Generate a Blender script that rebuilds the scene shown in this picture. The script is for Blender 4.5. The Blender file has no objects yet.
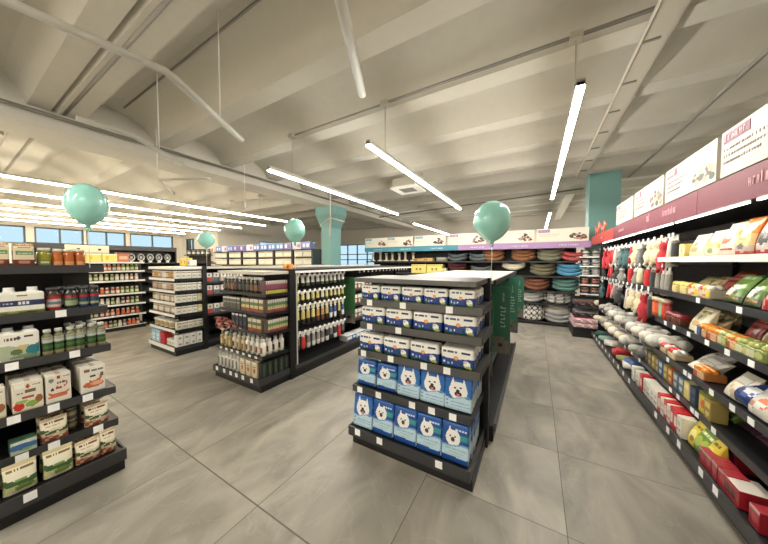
import bpy, math, random
from mathutils import Vector, Matrix
R = random.Random(7)
PI = math.pi
scene = bpy.context.scene
COL = scene.collection
sin, cos, rad = math.sin, math.cos, math.radians

# ------------------------------------------------------------------ colour + materials
def lin(c):
    return tuple(((x / 255) / 12.92 if x / 255 <= .04045 else ((x / 255 + .055) / 1.055) ** 2.4) for x in c)

def new_mat(name):
    m = bpy.data.materials.new(name); m.use_nodes = True
    nt = m.node_tree; b = nt.nodes['Principled BSDF']
    return m, nt, b

def plain(name, c, rough=.5, metal=0., coat=0., bump=0., bscale=60, var=0.):
    m, nt, b = new_mat(name)
    b.inputs['Base Color'].default_value = (*lin(c), 1)
    b.inputs['Roughness'].default_value = rough
    b.inputs['Metallic'].default_value = metal
    b.inputs['Coat Weight'].default_value = coat
    if bump or var:
        tc = nt.nodes.new('ShaderNodeTexCoord'); n = nt.nodes.new('ShaderNodeTexNoise')
        n.inputs['Scale'].default_value = bscale; n.inputs['Detail'].default_value = 4
        nt.links.new(tc.outputs['Object'], n.inputs['Vector'])
        if bump:
            bp = nt.nodes.new('ShaderNodeBump'); bp.inputs['Strength'].default_value = bump
            bp.inputs['Distance'].default_value = .01
            nt.links.new(n.outputs['Fac'], bp.inputs['Height']); nt.links.new(bp.outputs['Normal'], b.inputs['Normal'])
        if var:
            hs = nt.nodes.new('ShaderNodeMix'); hs.data_type = 'RGBA'
            hs.inputs['A'].default_value = (*[x * (1 - var) for x in lin(c)], 1)
            hs.inputs['B'].default_value = (*[min(1, x * (1 + var)) for x in lin(c)], 1)
            nt.links.new(n.outputs['Fac'], hs.inputs['Factor']); nt.links.new(hs.outputs['Result'], b.inputs['Base Color'])
    return m

def printed(name, rough, coat=0., bump=0., bscale=80, sheen=0.):
    """surface whose own printed colours come from the mesh's colour attribute"""
    m, nt, b = new_mat(name)
    a = nt.nodes.new('ShaderNodeAttribute'); a.attribute_name = 'Col'
    nt.links.new(a.outputs['Color'], b.inputs['Base Color'])
    b.inputs['Roughness'].default_value = rough; b.inputs['Coat Weight'].default_value = coat
    b.inputs['Coat Roughness'].default_value = .15
    b.inputs['Sheen Weight'].default_value = sheen
    if bump:
        tc = nt.nodes.new('ShaderNodeTexCoord'); n = nt.nodes.new('ShaderNodeTexNoise')
        n.inputs['Scale'].default_value = bscale; n.inputs['Detail'].default_value = 3
        nt.links.new(tc.outputs['Object'], n.inputs['Vector'])
        bp = nt.nodes.new('ShaderNodeBump'); bp.inputs['Strength'].default_value = bump; bp.inputs['Distance'].default_value = .01
        nt.links.new(n.outputs['Fac'], bp.inputs['Height']); nt.links.new(bp.outputs['Normal'], b.inputs['Normal'])
    return m

def glow(name, c, s):
    m, nt, b = new_mat(name)
    b.inputs['Base Color'].default_value = (.9, .9, .88, 1)
    b.inputs['Emission Color'].default_value = (*lin(c), 1)
    b.inputs['Emission Strength'].default_value = s
    return m

M_CARD = printed('printed_card', .55)
M_FILM = printed('printed_film', .28, .35, .35, 40)
M_JAR = printed('printed_jar', .15, .5)
M_CLOTH = printed('woven_cloth', .95, 0, .7, 90, .1)
M_FUR = printed('soft_plush', .95, 0, 1., 140, .1)
M_BLACK = plain('black_powder_coat', (20, 20, 22), .45)
M_RAIL = plain('grey_shelf_rail', (56, 56, 58), .38)
M_CHROME = plain('brushed_steel_rail', (100, 99, 98), .4, .7)
M_WHITE = plain('white_shelf_rail', (232, 230, 224), .4)
M_TAG = plain('white_tag_paper', (246, 246, 244), .6)
M_CREAM = plain('cream_laminate', (200, 194, 182), .45)
M_CEIL = plain('painted_concrete', (196, 192, 180), .85, bump=.12, bscale=9, var=.05)
M_WALL = plain('painted_plaster', (222, 216, 204), .85, bump=.08, bscale=30)
M_TEAL = plain('teal_column_paint', (122, 168, 164), .6, bump=.08, bscale=30)
M_PIPE = plain('painted_pipe', (176, 170, 156), .5)
M_DPIPE = plain('grey_conduit', (120, 116, 106), .5)
M_TUBE = plain('anodised_tube', (206, 204, 196), .4, .1)
M_LAMP = glow('lit_diffuser', (255, 250, 240), 21)
M_LAMPB = glow('lit_diffuser_hall', (255, 241, 216), 10)
M_STRIP = glow('lit_strip', (255, 246, 230), 2.2)
M_BALLOON = plain('teal_latex', (160, 222, 211), .14, 0, .6)
_nb = M_BALLOON.node_tree.nodes['Principled BSDF']; _nb.inputs['Subsurface Weight'].default_value = .25; _nb.inputs['Subsurface Radius'].default_value = (.05, .05, .05)
M_STRING = plain('balloon_string', (225, 225, 215), .7)
M_SIGN = printed('printed_board', .5)
M_GREEN = printed('printed_divider', .4)
M_FRAME = plain('window_frame_grey', (90, 96, 100), .5)
m, nt, b = new_mat('window_glass'); b.inputs['Transmission Weight'].default_value = 1; b.inputs['Roughness'].default_value = 0
b.inputs['Base Color'].default_value = (.92, .97, 1, 1); b.inputs['IOR'].default_value = 1.02; M_GLASS = m

# floor: big stone-look tiles
def floor_material():
    m, nt, b = new_mat('stone_tile_floor'); N = nt.nodes; L = nt.links
    tc = N.new('ShaderNodeTexCoord'); sx = N.new('ShaderNodeSeparateXYZ'); L.new(tc.outputs['Object'], sx.inputs[0])
    def mth(op, a, bb=None):
        n = N.new('ShaderNodeMath'); n.operation = op
        for i, v in enumerate((a, bb)):
            if v is None: continue
            if isinstance(v, (int, float)): n.inputs[i].default_value = v
            else: L.new(v, n.inputs[i])
        return n.outputs[0]
    cells = []; dist = []
    for ax, off, per in (('X', .19, .87), ('Y', 1.02, .785)):
        t = mth('DIVIDE', mth('SUBTRACT', sx.outputs[ax], off), per)
        if ax == 'Y':      # double-length tiles on the hall side
            t2 = mth('DIVIDE', t, 2.); s = mth('LESS_THAN', sx.outputs['X'], -.68)
            t = mth('ADD', mth('MULTIPLY', t2, s), mth('MULTIPLY', t, mth('SUBTRACT', 1., s))); per = .9
        cells.append(mth('FLOOR', t)); f = mth('FRACT', t)
        dist.append(mth('MULTIPLY', mth('MINIMUM', f, mth('SUBTRACT', 1., f)), per))
    g = mth('LESS_THAN', mth('MINIMUM', dist[0], dist[1]), .0028)
    cv = N.new('ShaderNodeCombineXYZ'); L.new(cells[0], cv.inputs[0]); L.new(cells[1], cv.inputs[1])
    wn = N.new('ShaderNodeTexWhiteNoise'); L.new(cv.outputs[0], wn.inputs['Vector'])
    # shift the veining per tile
    va = N.new('ShaderNodeVectorMath'); va.operation = 'MULTIPLY_ADD'
    L.new(wn.outputs['Color'], va.inputs[0]); va.inputs[1].default_value = (9, 9, 9); L.new(tc.outputs['Object'], va.inputs[2])
    mp = N.new('ShaderNodeMapping'); mp.inputs['Scale'].default_value = (1.5, .8, 1); mp.inputs['Rotation'].default_value = (0, 0, .5)
    L.new(va.outputs[0], mp.inputs['Vector'])
    n1 = N.new('ShaderNodeTexNoise'); n1.inputs['Scale'].default_value = 1.9; n1.inputs['Detail'].default_value = 7; n1.inputs['Distortion'].default_value = 1.2
    L.new(mp.outputs[0], n1.inputs['Vector'])
    cr = N.new('ShaderNodeValToRGB'); e = cr.color_ramp.elements
    e[0].position = .3; e[0].color = (*lin((132, 128, 117)), 1); e[1].position = .72; e[1].color = (*lin((176, 169, 156)), 1)
    L.new(n1.outputs['Fac'], cr.inputs[0])
    # thin pale veins
    n2 = N.new('ShaderNodeTexNoise'); n2.inputs['Scale'].default_value = 1.3; n2.inputs['Detail'].default_value = 5; n2.inputs['Distortion'].default_value = 2.2
    L.new(mp.outputs[0], n2.inputs['Vector'])
    vd = mth('ABSOLUTE', mth('SUBTRACT', n2.outputs['Fac'], .5))
    vr = N.new('ShaderNodeMapRange'); L.new(vd, vr.inputs[0]); vr.inputs[1].default_value = 0; vr.inputs[2].default_value = .018; vr.inputs[3].default_value = .14; vr.inputs[4].default_value = 0
    mv = N.new('ShaderNodeMix'); mv.data_type = 'RGBA'; L.new(vr.outputs[0], mv.inputs['Factor']); L.new(cr.outputs[0], mv.inputs['A']); mv.inputs['B'].default_value = (*lin((196, 191, 179)), 1)
    tn = N.new('ShaderNodeMapRange'); L.new(wn.outputs['Value'], tn.inputs[0]); tn.inputs[3].default_value = .9; tn.inputs[4].default_value = 1.08
    sc = N.new('ShaderNodeVectorMath'); sc.operation = 'SCALE'; L.new(mv.outputs['Result'], sc.inputs[0]); L.new(tn.outputs[0], sc.inputs['Scale'])
    mg = N.new('ShaderNodeMix'); mg.data_type = 'RGBA'; L.new(g, mg.inputs['Factor']); L.new(sc.outputs[0], mg.inputs['A']); mg.inputs['B'].default_value = (*lin((98, 93, 84)), 1)
    L.new(mg.outputs['Result'], b.inputs['Base Color'])
    b.inputs['Roughness'].default_value = .42
    b.inputs['Specular IOR Level'].default_value = .4
    return m
M_FLOOR = floor_material()

# ------------------------------------------------------------------ mesh builder
class MB:
    def __init__(s): s.v = []; s.k = {}; s.f = []; s.c = []; s.s = []
    def vert(s, p, weld=True):
        if not weld: s.v.append(tuple(p)); return len(s.v) - 1
        key = (round(p[0], 5), round(p[1], 5), round(p[2], 5))
        i = s.k.get(key)
        if i is None: i = s.k[key] = len(s.v); s.v.append(tuple(p))
        return i
    def face(s, pts, col, smooth=False, weld=True):
        ids = [s.vert(p, weld) for p in pts]
        if len(set(ids)) < 3: return
        ids2 = []
        for i in ids:
            if i not in ids2: ids2.append(i)
        s.f.append(ids2); s.c.append(col); s.s.append(smooth)
    def box(s, x0, x1, y0, y1, z0, z1, col=(128, 128, 128)):
        P = [(x, y, z) for x in (x0, x1) for y in (y0, y1) for z in (z0, z1)]
        for q in ((0, 1, 3, 2), (6, 7, 5, 4), (4, 5, 1, 0), (2, 3, 7, 6), (0, 2, 6, 4), (1, 5, 7, 3)):
            s.face([P[i] for i in q], col, False, False)
        return s
    def rbox(s, w, d, h, r, col, front=None, side=None, top=None, nu=4, nv=4, shape=None, back=None):
        """rounded box, base centre at the origin, front on -Y; front/side/top are colour functions of (u, v)"""
        def axis(Ln, n):
            a = [0, min(r * .35, Ln * .2)] + [r + (Ln - 2 * r) * i / n for i in range(n + 1)] + [Ln - min(r * .35, Ln * .2), Ln]
            return a
        X = axis(w, nu); Z = axis(h, nv); Y = axis(d, max(1, nu // 4) if side is None else max(2, nu // 2))
        def rnd(p):
            q = [min(max(p[0], r), w - r), min(max(p[1], r), d - r), min(max(p[2], r), h - r)]
            dv = [p[i] - q[i] for i in range(3)]; l = math.sqrt(sum(t * t for t in dv))
            if l > 1e-9: p = [q[i] + dv[i] / l * min(r, l if False else r) for i in range(3)]
            o = (p[0] - w / 2, p[1] - d / 2, p[2])
            return shape(o) if shape else o
        def sheet(A, Bx, mk, fn, La, Lb, flip):
            for i in range(len(A) - 1):
                for j in range(len(Bx) - 1):
                    u = (A[i] + A[i + 1]) / 2 / La; v = (Bx[j] + Bx[j + 1]) / 2 / Lb
                    c = fn(u, v) if fn else col
                    q = [rnd(mk(A[i], Bx[j])), rnd(mk(A[i + 1], Bx[j])), rnd(mk(A[i + 1], Bx[j + 1])), rnd(mk(A[i], Bx[j + 1]))]
                    if flip: q.reverse()
                    s.face(q, c, True)
        sheet(X, Z, lambda a, bb: [a, 0, bb], front, w, h, False)
        sheet(X, Z, lambda a, bb: [a, d, bb], back, w, h, True)
        sd = side
        sheet(Y, Z, lambda a, bb: [w, a, bb], sd, d, h, False)
        sheet(Y, Z, lambda a, bb: [0, a, bb], sd, d, h, True)
        sheet(X, Y, lambda a, bb: [a, bb, h], top, w, d, False)
        sheet(X, Y, lambda a, bb: [a, bb, 0], None, w, d, True)
        return s
    def lathe(s, prof, n=12, fn=None, c=(0, 0), sub=1, sx=1, sy=1):
        """prof: list of (r, z, colour); fn(u, v) may override colours between first and last"""
        P = []
        for k in range(len(prof) - 1):
            a, bb = prof[k], prof[k + 1]
            for q in range(sub): P.append((a[0] + (bb[0] - a[0]) * q / sub, a[1] + (bb[1] - a[1]) * q / sub, a[2]))
        P.append(prof[-1])
        for k in range(len(P) - 1):
            for i in range(n):
                t0 = -PI / 2 + 2 * PI * (i - n / 2) / n; t1 = -PI / 2 + 2 * PI * (i + 1 - n / 2) / n
                q = [(c[0] + sx * P[k + a][0] * cos(t), c[1] + sy * P[k + a][0] * sin(t), P[k + a][1]) for a, t in ((0, t0), (0, t1), (1, t1), (1, t0))]
                col = P[k][2]
                if callable(col): col = col((i + .5) / n, (P[k][1] + P[k + 1][1]) / 2)
                s.face(q, col, True)
        for e, rev in ((0, True), (-1, False)):
            if P[e][0] > 1e-4:
                ring = [(c[0] + sx * P[e][0] * cos(2 * PI * i / n - PI / 2 - PI), c[1] + sy * P[e][0] * sin(2 * PI * i / n - PI / 2 - PI), P[e][1]) for i in range(n)]
                if rev: ring.reverse()
                cc = P[e][2] if not callable(P[e][2]) else P[e][2](.5, P[e][1])
                s.face(ring, cc, False)
        return s
    def tube(s, pts, r, col=(128, 128, 128), n=8, flat=1., cap=True):
        rings = []
        pts = [Vector(p) for p in pts]
        for i, p in enumerate(pts):
            d = (pts[min(i + 1, len(pts) - 1)] - pts[max(i - 1, 0)]).normalized()
            up = Vector((0, 0, 1)) if abs(d.z) < .95 else Vector((1, 0, 0))
            a = d.cross(up).normalized(); bb = a.cross(d).normalized()
            rr = r[i] if isinstance(r, (list, tuple)) else r
            rings.append([p + a * rr * cos(2 * PI * k / n) + bb * rr * flat * sin(2 * PI * k / n) for k in range(n)])
        for i in range(len(rings) - 1):
            for k in range(n):
                s.face([rings[i][k], rings[i][(k + 1) % n], rings[i + 1][(k + 1) % n], rings[i + 1][k]], col, True)
        if cap:
            s.face(rings[0][::-1], col); s.face(rings[-1], col)
        return s
    def grid(s, nu, nv, pos, fn, smooth=True, flip=False):
        for i in range(nu):
            for j in range(nv):
                q = [pos(i / nu, j / nv), pos((i + 1) / nu, j / nv), pos((i + 1) / nu, (j + 1) / nv), pos(i / nu, (j + 1) / nv)]
                if flip: q.reverse()
                s.face(q, fn((i + .5) / nu, (j + .5) / nv), smooth)
        return s
    def blob(s, c, rx, ry, rz, col, n=10, m=7):
        def pos(u, v):
            t = 2 * PI * u; p = PI * v - PI / 2
            return (c[0] + rx * cos(p) * cos(t), c[1] + ry * cos(p) * sin(t), c[2] + rz * sin(p))
        return s.grid(n, m, pos, col if callable(col) else (lambda u, v: col))
    def mesh(s, name):
        me = bpy.data.meshes.new(name); me.from_pydata(s.v, [], s.f)
        at = me.color_attributes.new('Col', 'FLOAT_COLOR', 'CORNER')
        buf = []; cache = {}
        for f, c in zip(s.f, s.c):
            c = tuple(c)
            if c not in cache: cache[c] = (*lin(c), 1.)
            buf.extend(cache[c] * len(f))
        at.data.foreach_set('color', buf)
        me.polygons.foreach_set('use_smooth', s.s)
        me.update()
        return me
    def build(s, name, mat, parent=None, loc=None, rz=0):
        me = s.mesh(name); me.materials.append(mat)
        o = bpy.data.objects.new(name, me); COL.objects.link(o)
        if parent: o.parent = parent
        if loc: o.location = loc
        if rz: o.rotation_euler.z = rz
        return o

def tag(o, label, cat, group=None):
    o['label'] = label; o['category'] = cat
    if group: o['group'] = group
    return o
def empty(name, label, cat, loc=(0, 0, 0), rz=0, group=None):
    o = bpy.data.objects.new(name, None); COL.objects.link(o); o.empty_display_size = .05
    o.location = loc; o.rotation_euler.z = rz
    return tag(o, label, cat, group)
def struct(o): o['kind'] = 'structure'; return o
def bx(*a): return MB().box(*a)

# ------------------------------------------------------------------ kinds of goods: a prototype made once, later ones copied with their parts
class Kind:
    def __init__(s, name, cat, parts): s.name = name; s.cat = cat; s.parts = parts; s.proto = None   # parts: [(part name, MB, material)]
    def put(s, loc, rot, label, group, scale=None):
        if s.proto is None:
            if len(s.parts) == 1:
                n, mb, mt = s.parts[0]; me = mb.mesh(s.name); me.materials.append(mt)
                r = bpy.data.objects.new(s.name, me); kids = []
            else:
                r = bpy.data.objects.new(s.name, None); r.empty_display_size = .03; kids = []
                for n, mb, mt in s.parts:
                    me = mb.mesh(n); me.materials.append(mt)
                    k = bpy.data.objects.new(n, me); k.parent = r; kids.append(k)
            s.proto = (r, kids)
            COL.objects.link(r)
            for k in kids: COL.objects.link(k)
        else:
            r = s.proto[0].copy(); COL.objects.link(r)
            for k in s.proto[1]:
                c = k.copy(); c.parent = r; COL.objects.link(c)
        r.location = loc; r.rotation_euler = rot
        r.scale = scale or (1, 1, 1)
        tag(r, label, s.cat, group)
        return r

ORD = ['first', 'second', 'third', 'fourth', 'fifth', 'sixth', 'seventh', 'eighth', 'ninth', 'tenth', 'eleventh', 'twelfth', 'thirteenth', 'fourteenth', 'fifteenth', 'sixteenth', 'seventeenth', 'eighteenth', 'nineteenth', 'twentieth', 'twenty-first', 'twenty-second', 'twenty-third', 'twenty-fourth', 'twenty-fifth', 'twenty-sixth']

class Frame:
    """a shelf front: s runs left to right seen from its front, t goes inward, z up; ang = rotation of the front normal from -Y"""
    def __init__(f, ox, oy, ang):
        f.o = (ox, oy); f.a = ang; f.ex = (cos(ang), sin(ang)); f.ey = (-sin(ang), cos(ang))
    def at(f, s, t, z): return (f.o[0] + s * f.ex[0] + t * f.ey[0], f.o[1] + s * f.ex[1] + t * f.ey[1], z)

def put_on(fr, kind, s, t, z, label, group, tilt=0, turn=0, scale=None, roll=0):
    return kind.put(fr.at(s, t, z), (-tilt, roll, fr.a + turn), label, group, scale)

# ------------------------------------------------------------------ printed artwork: op lists evaluated per facet
def art(bg, *ops):
    def fn(u, v):
        c = bg
        for o in ops:
            k = o[0]
            if k == 'r':
                if o[1] <= u <= o[2] and o[3] <= v <= o[4]: c = o[5]
            elif k == 'e':
                if ((u - o[1]) / o[3]) ** 2 + ((v - o[2]) / o[4]) ** 2 <= 1: c = o[5]
            elif k == 'w':     # fill below a wave
                if v < o[1] + o[2] * sin(o[3] * u * 2 * PI + o[4]): c = o[5]
            elif k == 't':     # line of small print
                if o[1] <= u <= o[2] and abs(v - o[3]) <= o[4] and (int(u * o[6] * 7.3) * 7919 + int(o[3] * 97)) % 5 != 0: c = o[5]
            elif k == 'tri':   # triangle apex (a,b), half width, height
                if o[2] - o[4] <= v <= o[2] and abs(u - o[1]) <= o[3] * (o[2] - v) / o[4]: c = o[5]
            elif k == 'n':     # speckle
                h = (int(u * o[1]) * 73856093 ^ int(v * o[1]) * 19349663 ^ o[2]) & 1023
                if h < o[3] * 1023: c = o[4]
        return c
    return fn
def C(fn, bg): return fn

WHT = (236, 234, 226); INK = (40, 44, 60)

def shelf_unit(name, label, cat, fr, w, shelves, zt, depth, back_t, group=None, posts=None, rail=M_RAIL, board=M_BLACK, base=None, cap=None, panel=True, tags=None, lip_h=.05, ends=True, sides=None):
    """shelves: [(z, front t)]; base (front t, lip top, kick inset); sides: end panels' width; tags: {shelf index: [s,...]}; every shelf > price_rail, price_tag"""
    e = empty(name, label, cat, (fr.o[0], fr.o[1], 0), fr.a, group)
    if panel: bx(0, w, back_t, back_t + .025, .05, zt - .01).build('back_panel', M_BLACK, e)
    for p in (posts if posts is not None else (0, w)):
        bx(p - .02, p + .02, back_t - .035, back_t + .035, 0, zt).build('upright', M_BLACK, e)
    for i, (z, t, *dx) in enumerate(shelves):
        dx = dx[0] if dx else 0
        sh = bx(.005 + dx, w - .005 + dx, t + .012, back_t, z - .03, z).build('shelf', board, e)
        bx(dx, w + dx, t, t + .012, z - lip_h, z + .008).build('price_rail', rail if not isinstance(rail, dict) else rail[i], sh)
        if ends:
            for sx in (dx, w + dx):
                m = MB(); P = [(t + .012, z - lip_h + .005), (back_t, z - lip_h - .01), (back_t, z + .004), (t + .012, z + .004)]
                x0, x1 = sx - .004, sx + .004
                m.face([(x0, y, q) for y, q in P][::-1], (40, 40, 42)); m.face([(x1, y, q) for y, q in P], (40, 40, 42))
                for k in range(4):
                    a, bb = P[k], P[(k + 1) % 4]
                    m.face([(x0, *a), (x0, *bb), (x1, *bb), (x1, *a)], (40, 40, 42))
                m.build('end_bracket', M_BLACK, sh)
        for s in (tags or {}).get(i, []):
            bx(s - .026 + dx, s + .026 + dx, t - .004, t - .0005, z - lip_h + .004, z + .004).build('price_tag', M_TAG, sh)
    if base:
        t, zl, inset, *dx = base
        dx = dx[0] if dx else 0
        sh = MB().box(dx, w + dx, t + .012, back_t + .02, .085, zl - .015).build('base_tray', board, e)
        bx(dx - .005, w + dx + .005, t, t + .012, .085, zl).build('price_rail', rail if not isinstance(rail, dict) else rail[len(shelves)], sh)
        for sx in (dx - .005, w + dx - .005): bx(sx, sx + .01, t + .012, back_t, .085, zl).build('end_rail', M_RAIL, sh)
        for s in (tags or {}).get(len(shelves), []):
            bx(s - .026, s + .026, t - .004, t - .0005, zl - .055, zl - .003).build('price_tag', M_TAG, sh)
        bx(0, w, t + inset, back_t + .02, 0, .085).build('plinth', M_BLACK, e)
    if cap:
        t, z0, z1, mt = cap
        bx(0, w, t, back_t + .02, z0, z1).build('top_cap', mt, e)
    return e

# ================================================================== SETTING
cam = bpy.data.cameras.new('camera'); co = bpy.data.objects.new('camera', cam); COL.objects.link(co)
cam.sensor_width = 36; cam.lens = 262 / 768 * 36; cam.clip_start = .02
co.location = (0, 0, 1.6); co.rotation_euler = (rad(90 - 2.2), 0, rad(30.1)); scene.camera = co

XL, XR, YB, YF = -17.0, 3.2, 14.0, -4.0
ZB, ZS = 3.70, 4.05          # beam soffit, slab
struct(bx(XL, XR, YF, YB, -.1, 0).build('floor', M_FLOOR))
struct(bx(XL - .2, XR + .2, YF - .2, YB + .2, ZS, ZS + .2).build('ceiling', M_CEIL))
def wall_with_openings(name, along, c, a0, a1, opens, thick=.2, zt=4.1):
    """along 'x' or 'y'; opens: [(b0,b1,z0,z1)] not overlapping, sorted"""
    m = MB()
    def put(p0, p1, z0, z1):
        if p1 - p0 < 1e-4 or z1 - z0 < 1e-4: return
        if along == 'y': m.box(c - thick, c, p0, p1, z0, z1)
        else: m.box(p0, p1, c, c + thick, z0, z1)
    p = a0
    for o in opens:
        put(p, o[0], 0, zt); put(o[0], o[1], 0, o[2]); put(o[0], o[1], o[3], zt); p = o[1]
    put(p, a1, 0, zt)
    return struct(m.build(name, M_WALL))
WN = [0]
def window(along, c, b0, b1, z0, z1, mull=1, hbar=None):
    WN[0] += 1
    e = bpy.data.objects.new('window_%d' % WN[0], None); COL.objects.link(e); struct(e)
    f = MB(); w = .05
    def bar(p0, p1, q0, q1):
        if along == 'y': f.box(c - .13, c - .05, p0, p1, q0, q1)
        else: f.box(p0, p1, c + .05, c + .13, q0, q1)
    bar(b0, b1, z0, z0 + w); bar(b0, b1, z1 - w, z1)
    for k in range(mull + 1):
        p = b0 + (b1 - b0 - w) * k / mull; bar(p, p + w, z0, z1)
    for hb in hbar or []: bar(b0, b1, hb - w / 2, hb + w / 2)
    e.location = (c, b0, z0) if along == 'y' else (b0, c, z0)
    def rel(o): o.parent = e; o.location = (-e.location[0], -e.location[1], -e.location[2]); return o
    rel(struct(f.build('window_frame', M_FRAME)))
    g = bx(c - .095, c - .085, b0, b1, z0, z1) if along == 'y' else bx(b0, b1, c + .085, c + .095, z0, z1)
    rel(struct(g.build('window_pane', M_GLASS)))
wl = [(.2, 1.85, 2.3, 2.98), (2.05, 3.35, 2.3, 2.98), (3.42, 4.7, 2.3, 2.98), (4.85, 6.6, 2.3, 2.98)]
wall_with_openings('wall_left', 'y', XL, YF, 7.0, wl)
window('y', XL, *wl[0], 2); window('y', XL, *wl[1], 2); window('y', XL, *wl[2], 2); window('y', XL, *wl[3], 2)
wb = [(-17.0 + .35, -15.65, 1.9, 2.85)]
wall_with_openings('wall_back_left', 'x', 7.0, XL, -13.35, wb)
window('x', 7.0, *wb[0], 3)
wr = [(9.2, 12.4, 2.2, 2.75)]
wall_with_openings('wall_recess', 'y', -13.35, 7.2, YB, wr)
window('y', -13.35, *wr[0], 3)
wf = [(-11.8, -8.6, .9, 2.75)]
wall_with_openings('wall_back', 'x', YB, -13.35, XR, wf)
window('x', YB, *wf[0], 4, [1.75, 2.1])
wall_with_openings('wall_right', 'y', XR + .2, YF, YB, [])
wall_with_openings('wall_front', 'x', YF - .2, XL, XR, [])

# concrete ribs under the slab
def rib(yfar, w=.25, haunch=1.):
    m = MB(); x0, x1 = XL, XR
    P = [(yfar, ZB), (yfar - w, ZB), (yfar - w - .03 * haunch, ZB + .05), (yfar - w - .09 * haunch, ZB + .14), (yfar - w - .20 * haunch, ZB + .235), (yfar - w - .36 * haunch, ZB + .305), (yfar - w - .56 * haunch, ZS - .005), (yfar + .05, ZS + .01)]
    for k in range(len(P)):
        a, bb = P[k], P[(k + 1) % len(P)]; sm = 2 <= k <= 5
        m.face([(x0, *a), (x1, *a), (x1, *bb), (x0, *bb)], (200, 200, 200), sm, sm)
    struct(m.build('ceiling_beam', M_CEIL))
for k in range(-5, 11): rib(2.33 + 1.123 * k)
rib(.90, .2, .4)
# the girder that carries the ribs, its ledge below
m = MB(); m.box(-6.45, -5.80, YF, YB, 3.42, 3.56); m.box(-6.35, -5.92, YF, YB, 3.56, ZS + .02)
struct(m.build('girder', M_CEIL))
# columns
m = MB(); m.box(-6.22, -5.80, 6.56, 7.05, 0, 3.0)
T = [(-6.22, 6.56), (-5.80, 6.56), (-5.80, 7.05), (-6.22, 7.05)]; U = [(-6.42, 6.50), (-5.60, 6.50), (-5.60, 7.12), (-6.42, 7.12)]
for k in range(4):
    a, bb, c_, d_ = T[k], T[(k + 1) % 4], U[(k + 1) % 4], U[k]
    m.face([(*a, 2.72), (*bb, 2.72), (*c_, 3.15), (*d_, 3.15)], (60, 140, 130), False, False)
    m.face([(*d_, 3.15), (*c_, 3.15), (*c_, 3.42), (*d_, 3.42)], (60, 140, 130), False, False)
struct(m.build('column', M_TEAL))
struct(bx(1.08, 1.66, 8.0, 8.5, 0, ZB + .02).build('column', M_TEAL))

# pipes, conduits and trays below the ceiling
def pipe(pts, r, label, mt=M_DPIPE, name='conduit'):
    o = MB().tube(pts, r, n=8).build(name, mt); return tag(o, label, 'pipe', 'ceiling pipes')
pipe([(-5.74, -2, 3.60), (-5.74, 13, 3.60)], .016, 'upper thin grey conduit running along the girder ledge')
pipe([(-5.72, -2, 3.565), (-5.72, 13, 3.565)], .012, 'lower thin grey conduit running along the girder ledge')
pipe([(-5.9, 1.02, 3.72), (3.1, 1.02, 3.72)], .03, 'dark pipe in the gap between the paired concrete ribs')
pipe([(-5.6, 1.585, 4.0), (3.1, 1.585, 4.0)], .013, 'dark cable running across the slab past the long bent tube')
pipe([(-1.62, 2.62, 4.0), (3.1, 2.62, 4.0)], .025, 'short grey conduit ending in a hook behind the steep tube')
pipe([(-3.6, 3.07, 3.69), (3.1, 3.07, 3.69)], .014, 'upper cable feeding the row of lit pendant lamps')
pipe([(-1.8, 3.03, 3.675), (3.1, 3.03, 3.675)], .012, 'lower cable feeding the row of lit pendant lamps')
pipe([(1.77, .5, 3.5), (1.77, 7.9, 3.5)], .022, 'straight grey sprinkler pipe above the illustrated sign boards')
pipe([(-5.2, 8.6, 3.3), (1.0, 8.3, 3.45)], .02, 'thin pipe crossing below the far ribs')
t = empty('cable_tray', 'long pale metal cable tray running toward the teal column beside the sign boards', 'cable tray', (.9, 4, 3.6))
bx(-.10, .08, -5, 3.9, 0, .012).build('tray_floor', M_PIPE, t)
for sx in (-.105, .075): bx(sx, sx + .012, -5, 3.9, 0, .06).build('side_rail', M_PIPE, t)
for k in range(9): bx(-.10, .02, -2.0 + .65 * k, -1.975 + .65 * k, -.012, 0).build('bracket', M_DPIPE, t)
t = empty('cable_tray', 'far cable tray of two thin rails past the end of the lamp row', 'cable tray', (.75, 10.5, 3.4))
bx(-.1, .1, -2, 3, 0, .012).build('tray_floor', M_PIPE, t)
for sx in (-.11, .1): bx(sx, sx + .01, -2, 3, 0, .08).build('side_rail', M_PIPE, t)
# lit pendant lamps
def pendant(x, y0, y1, z, label, mt, rods, group, zr=ZB):
    e = empty('pendant_lamp', label, 'ceiling lamp', (x, (y0 + y1) / 2, z), 0, group)
    h = (y1 - y0) / 2; dw = .02 if mt is M_LAMPB else .026
    bx(-dw - .004, dw + .004, -h, h, dw * .5 if mt is M_LAMPB else -dw * .2, .05).build('housing', M_TUBE, e)
    bx(-dw, dw, -h, h, -dw, dw * .5 if mt is M_LAMPB else -dw * .2).build('diffuser', mt, e)
    for s in (-1, 1): bx(-dw - .003, dw + .003, s * h - .03 * (s > 0), s * h + .03 * (s < 0), -dw * .2, dw + .003).build('end_cap', M_TUBE, e)
    for ry in rods:
        rod = MB().tube([(0, ry - (y0 + y1) / 2, .05), (0, ry - (y0 + y1) / 2, zr - z)], .006, n=6).build('suspension_rod', M_PIPE, e)
        bx(-.05, .05, ry - (y0 + y1) / 2 - .05, ry - (y0 + y1) / 2 + .05, zr - z - .06, zr - z).build('ceiling_box', M_PIPE, rod)
names_ = ['first', 'second', 'third']
LG = 'lit pendant tube lamps'
pendant(-3.52, 2.6, 6.85, 3.0, 'long lit pendant tube lamp in front of the teal column by the girder', M_LAMP, [3.05], LG)
pendant(-1.75, 2.64, 7.0, 3.0, 'lit pendant tube lamp crossing below the ceiling air conditioner', M_LAMP, [3.05], LG)
pendant(.28, 2.62, 6.9, 3.0, 'lit pendant tube lamp above the aisle of pet toys', M_LAMP, [3.05], LG)
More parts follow.
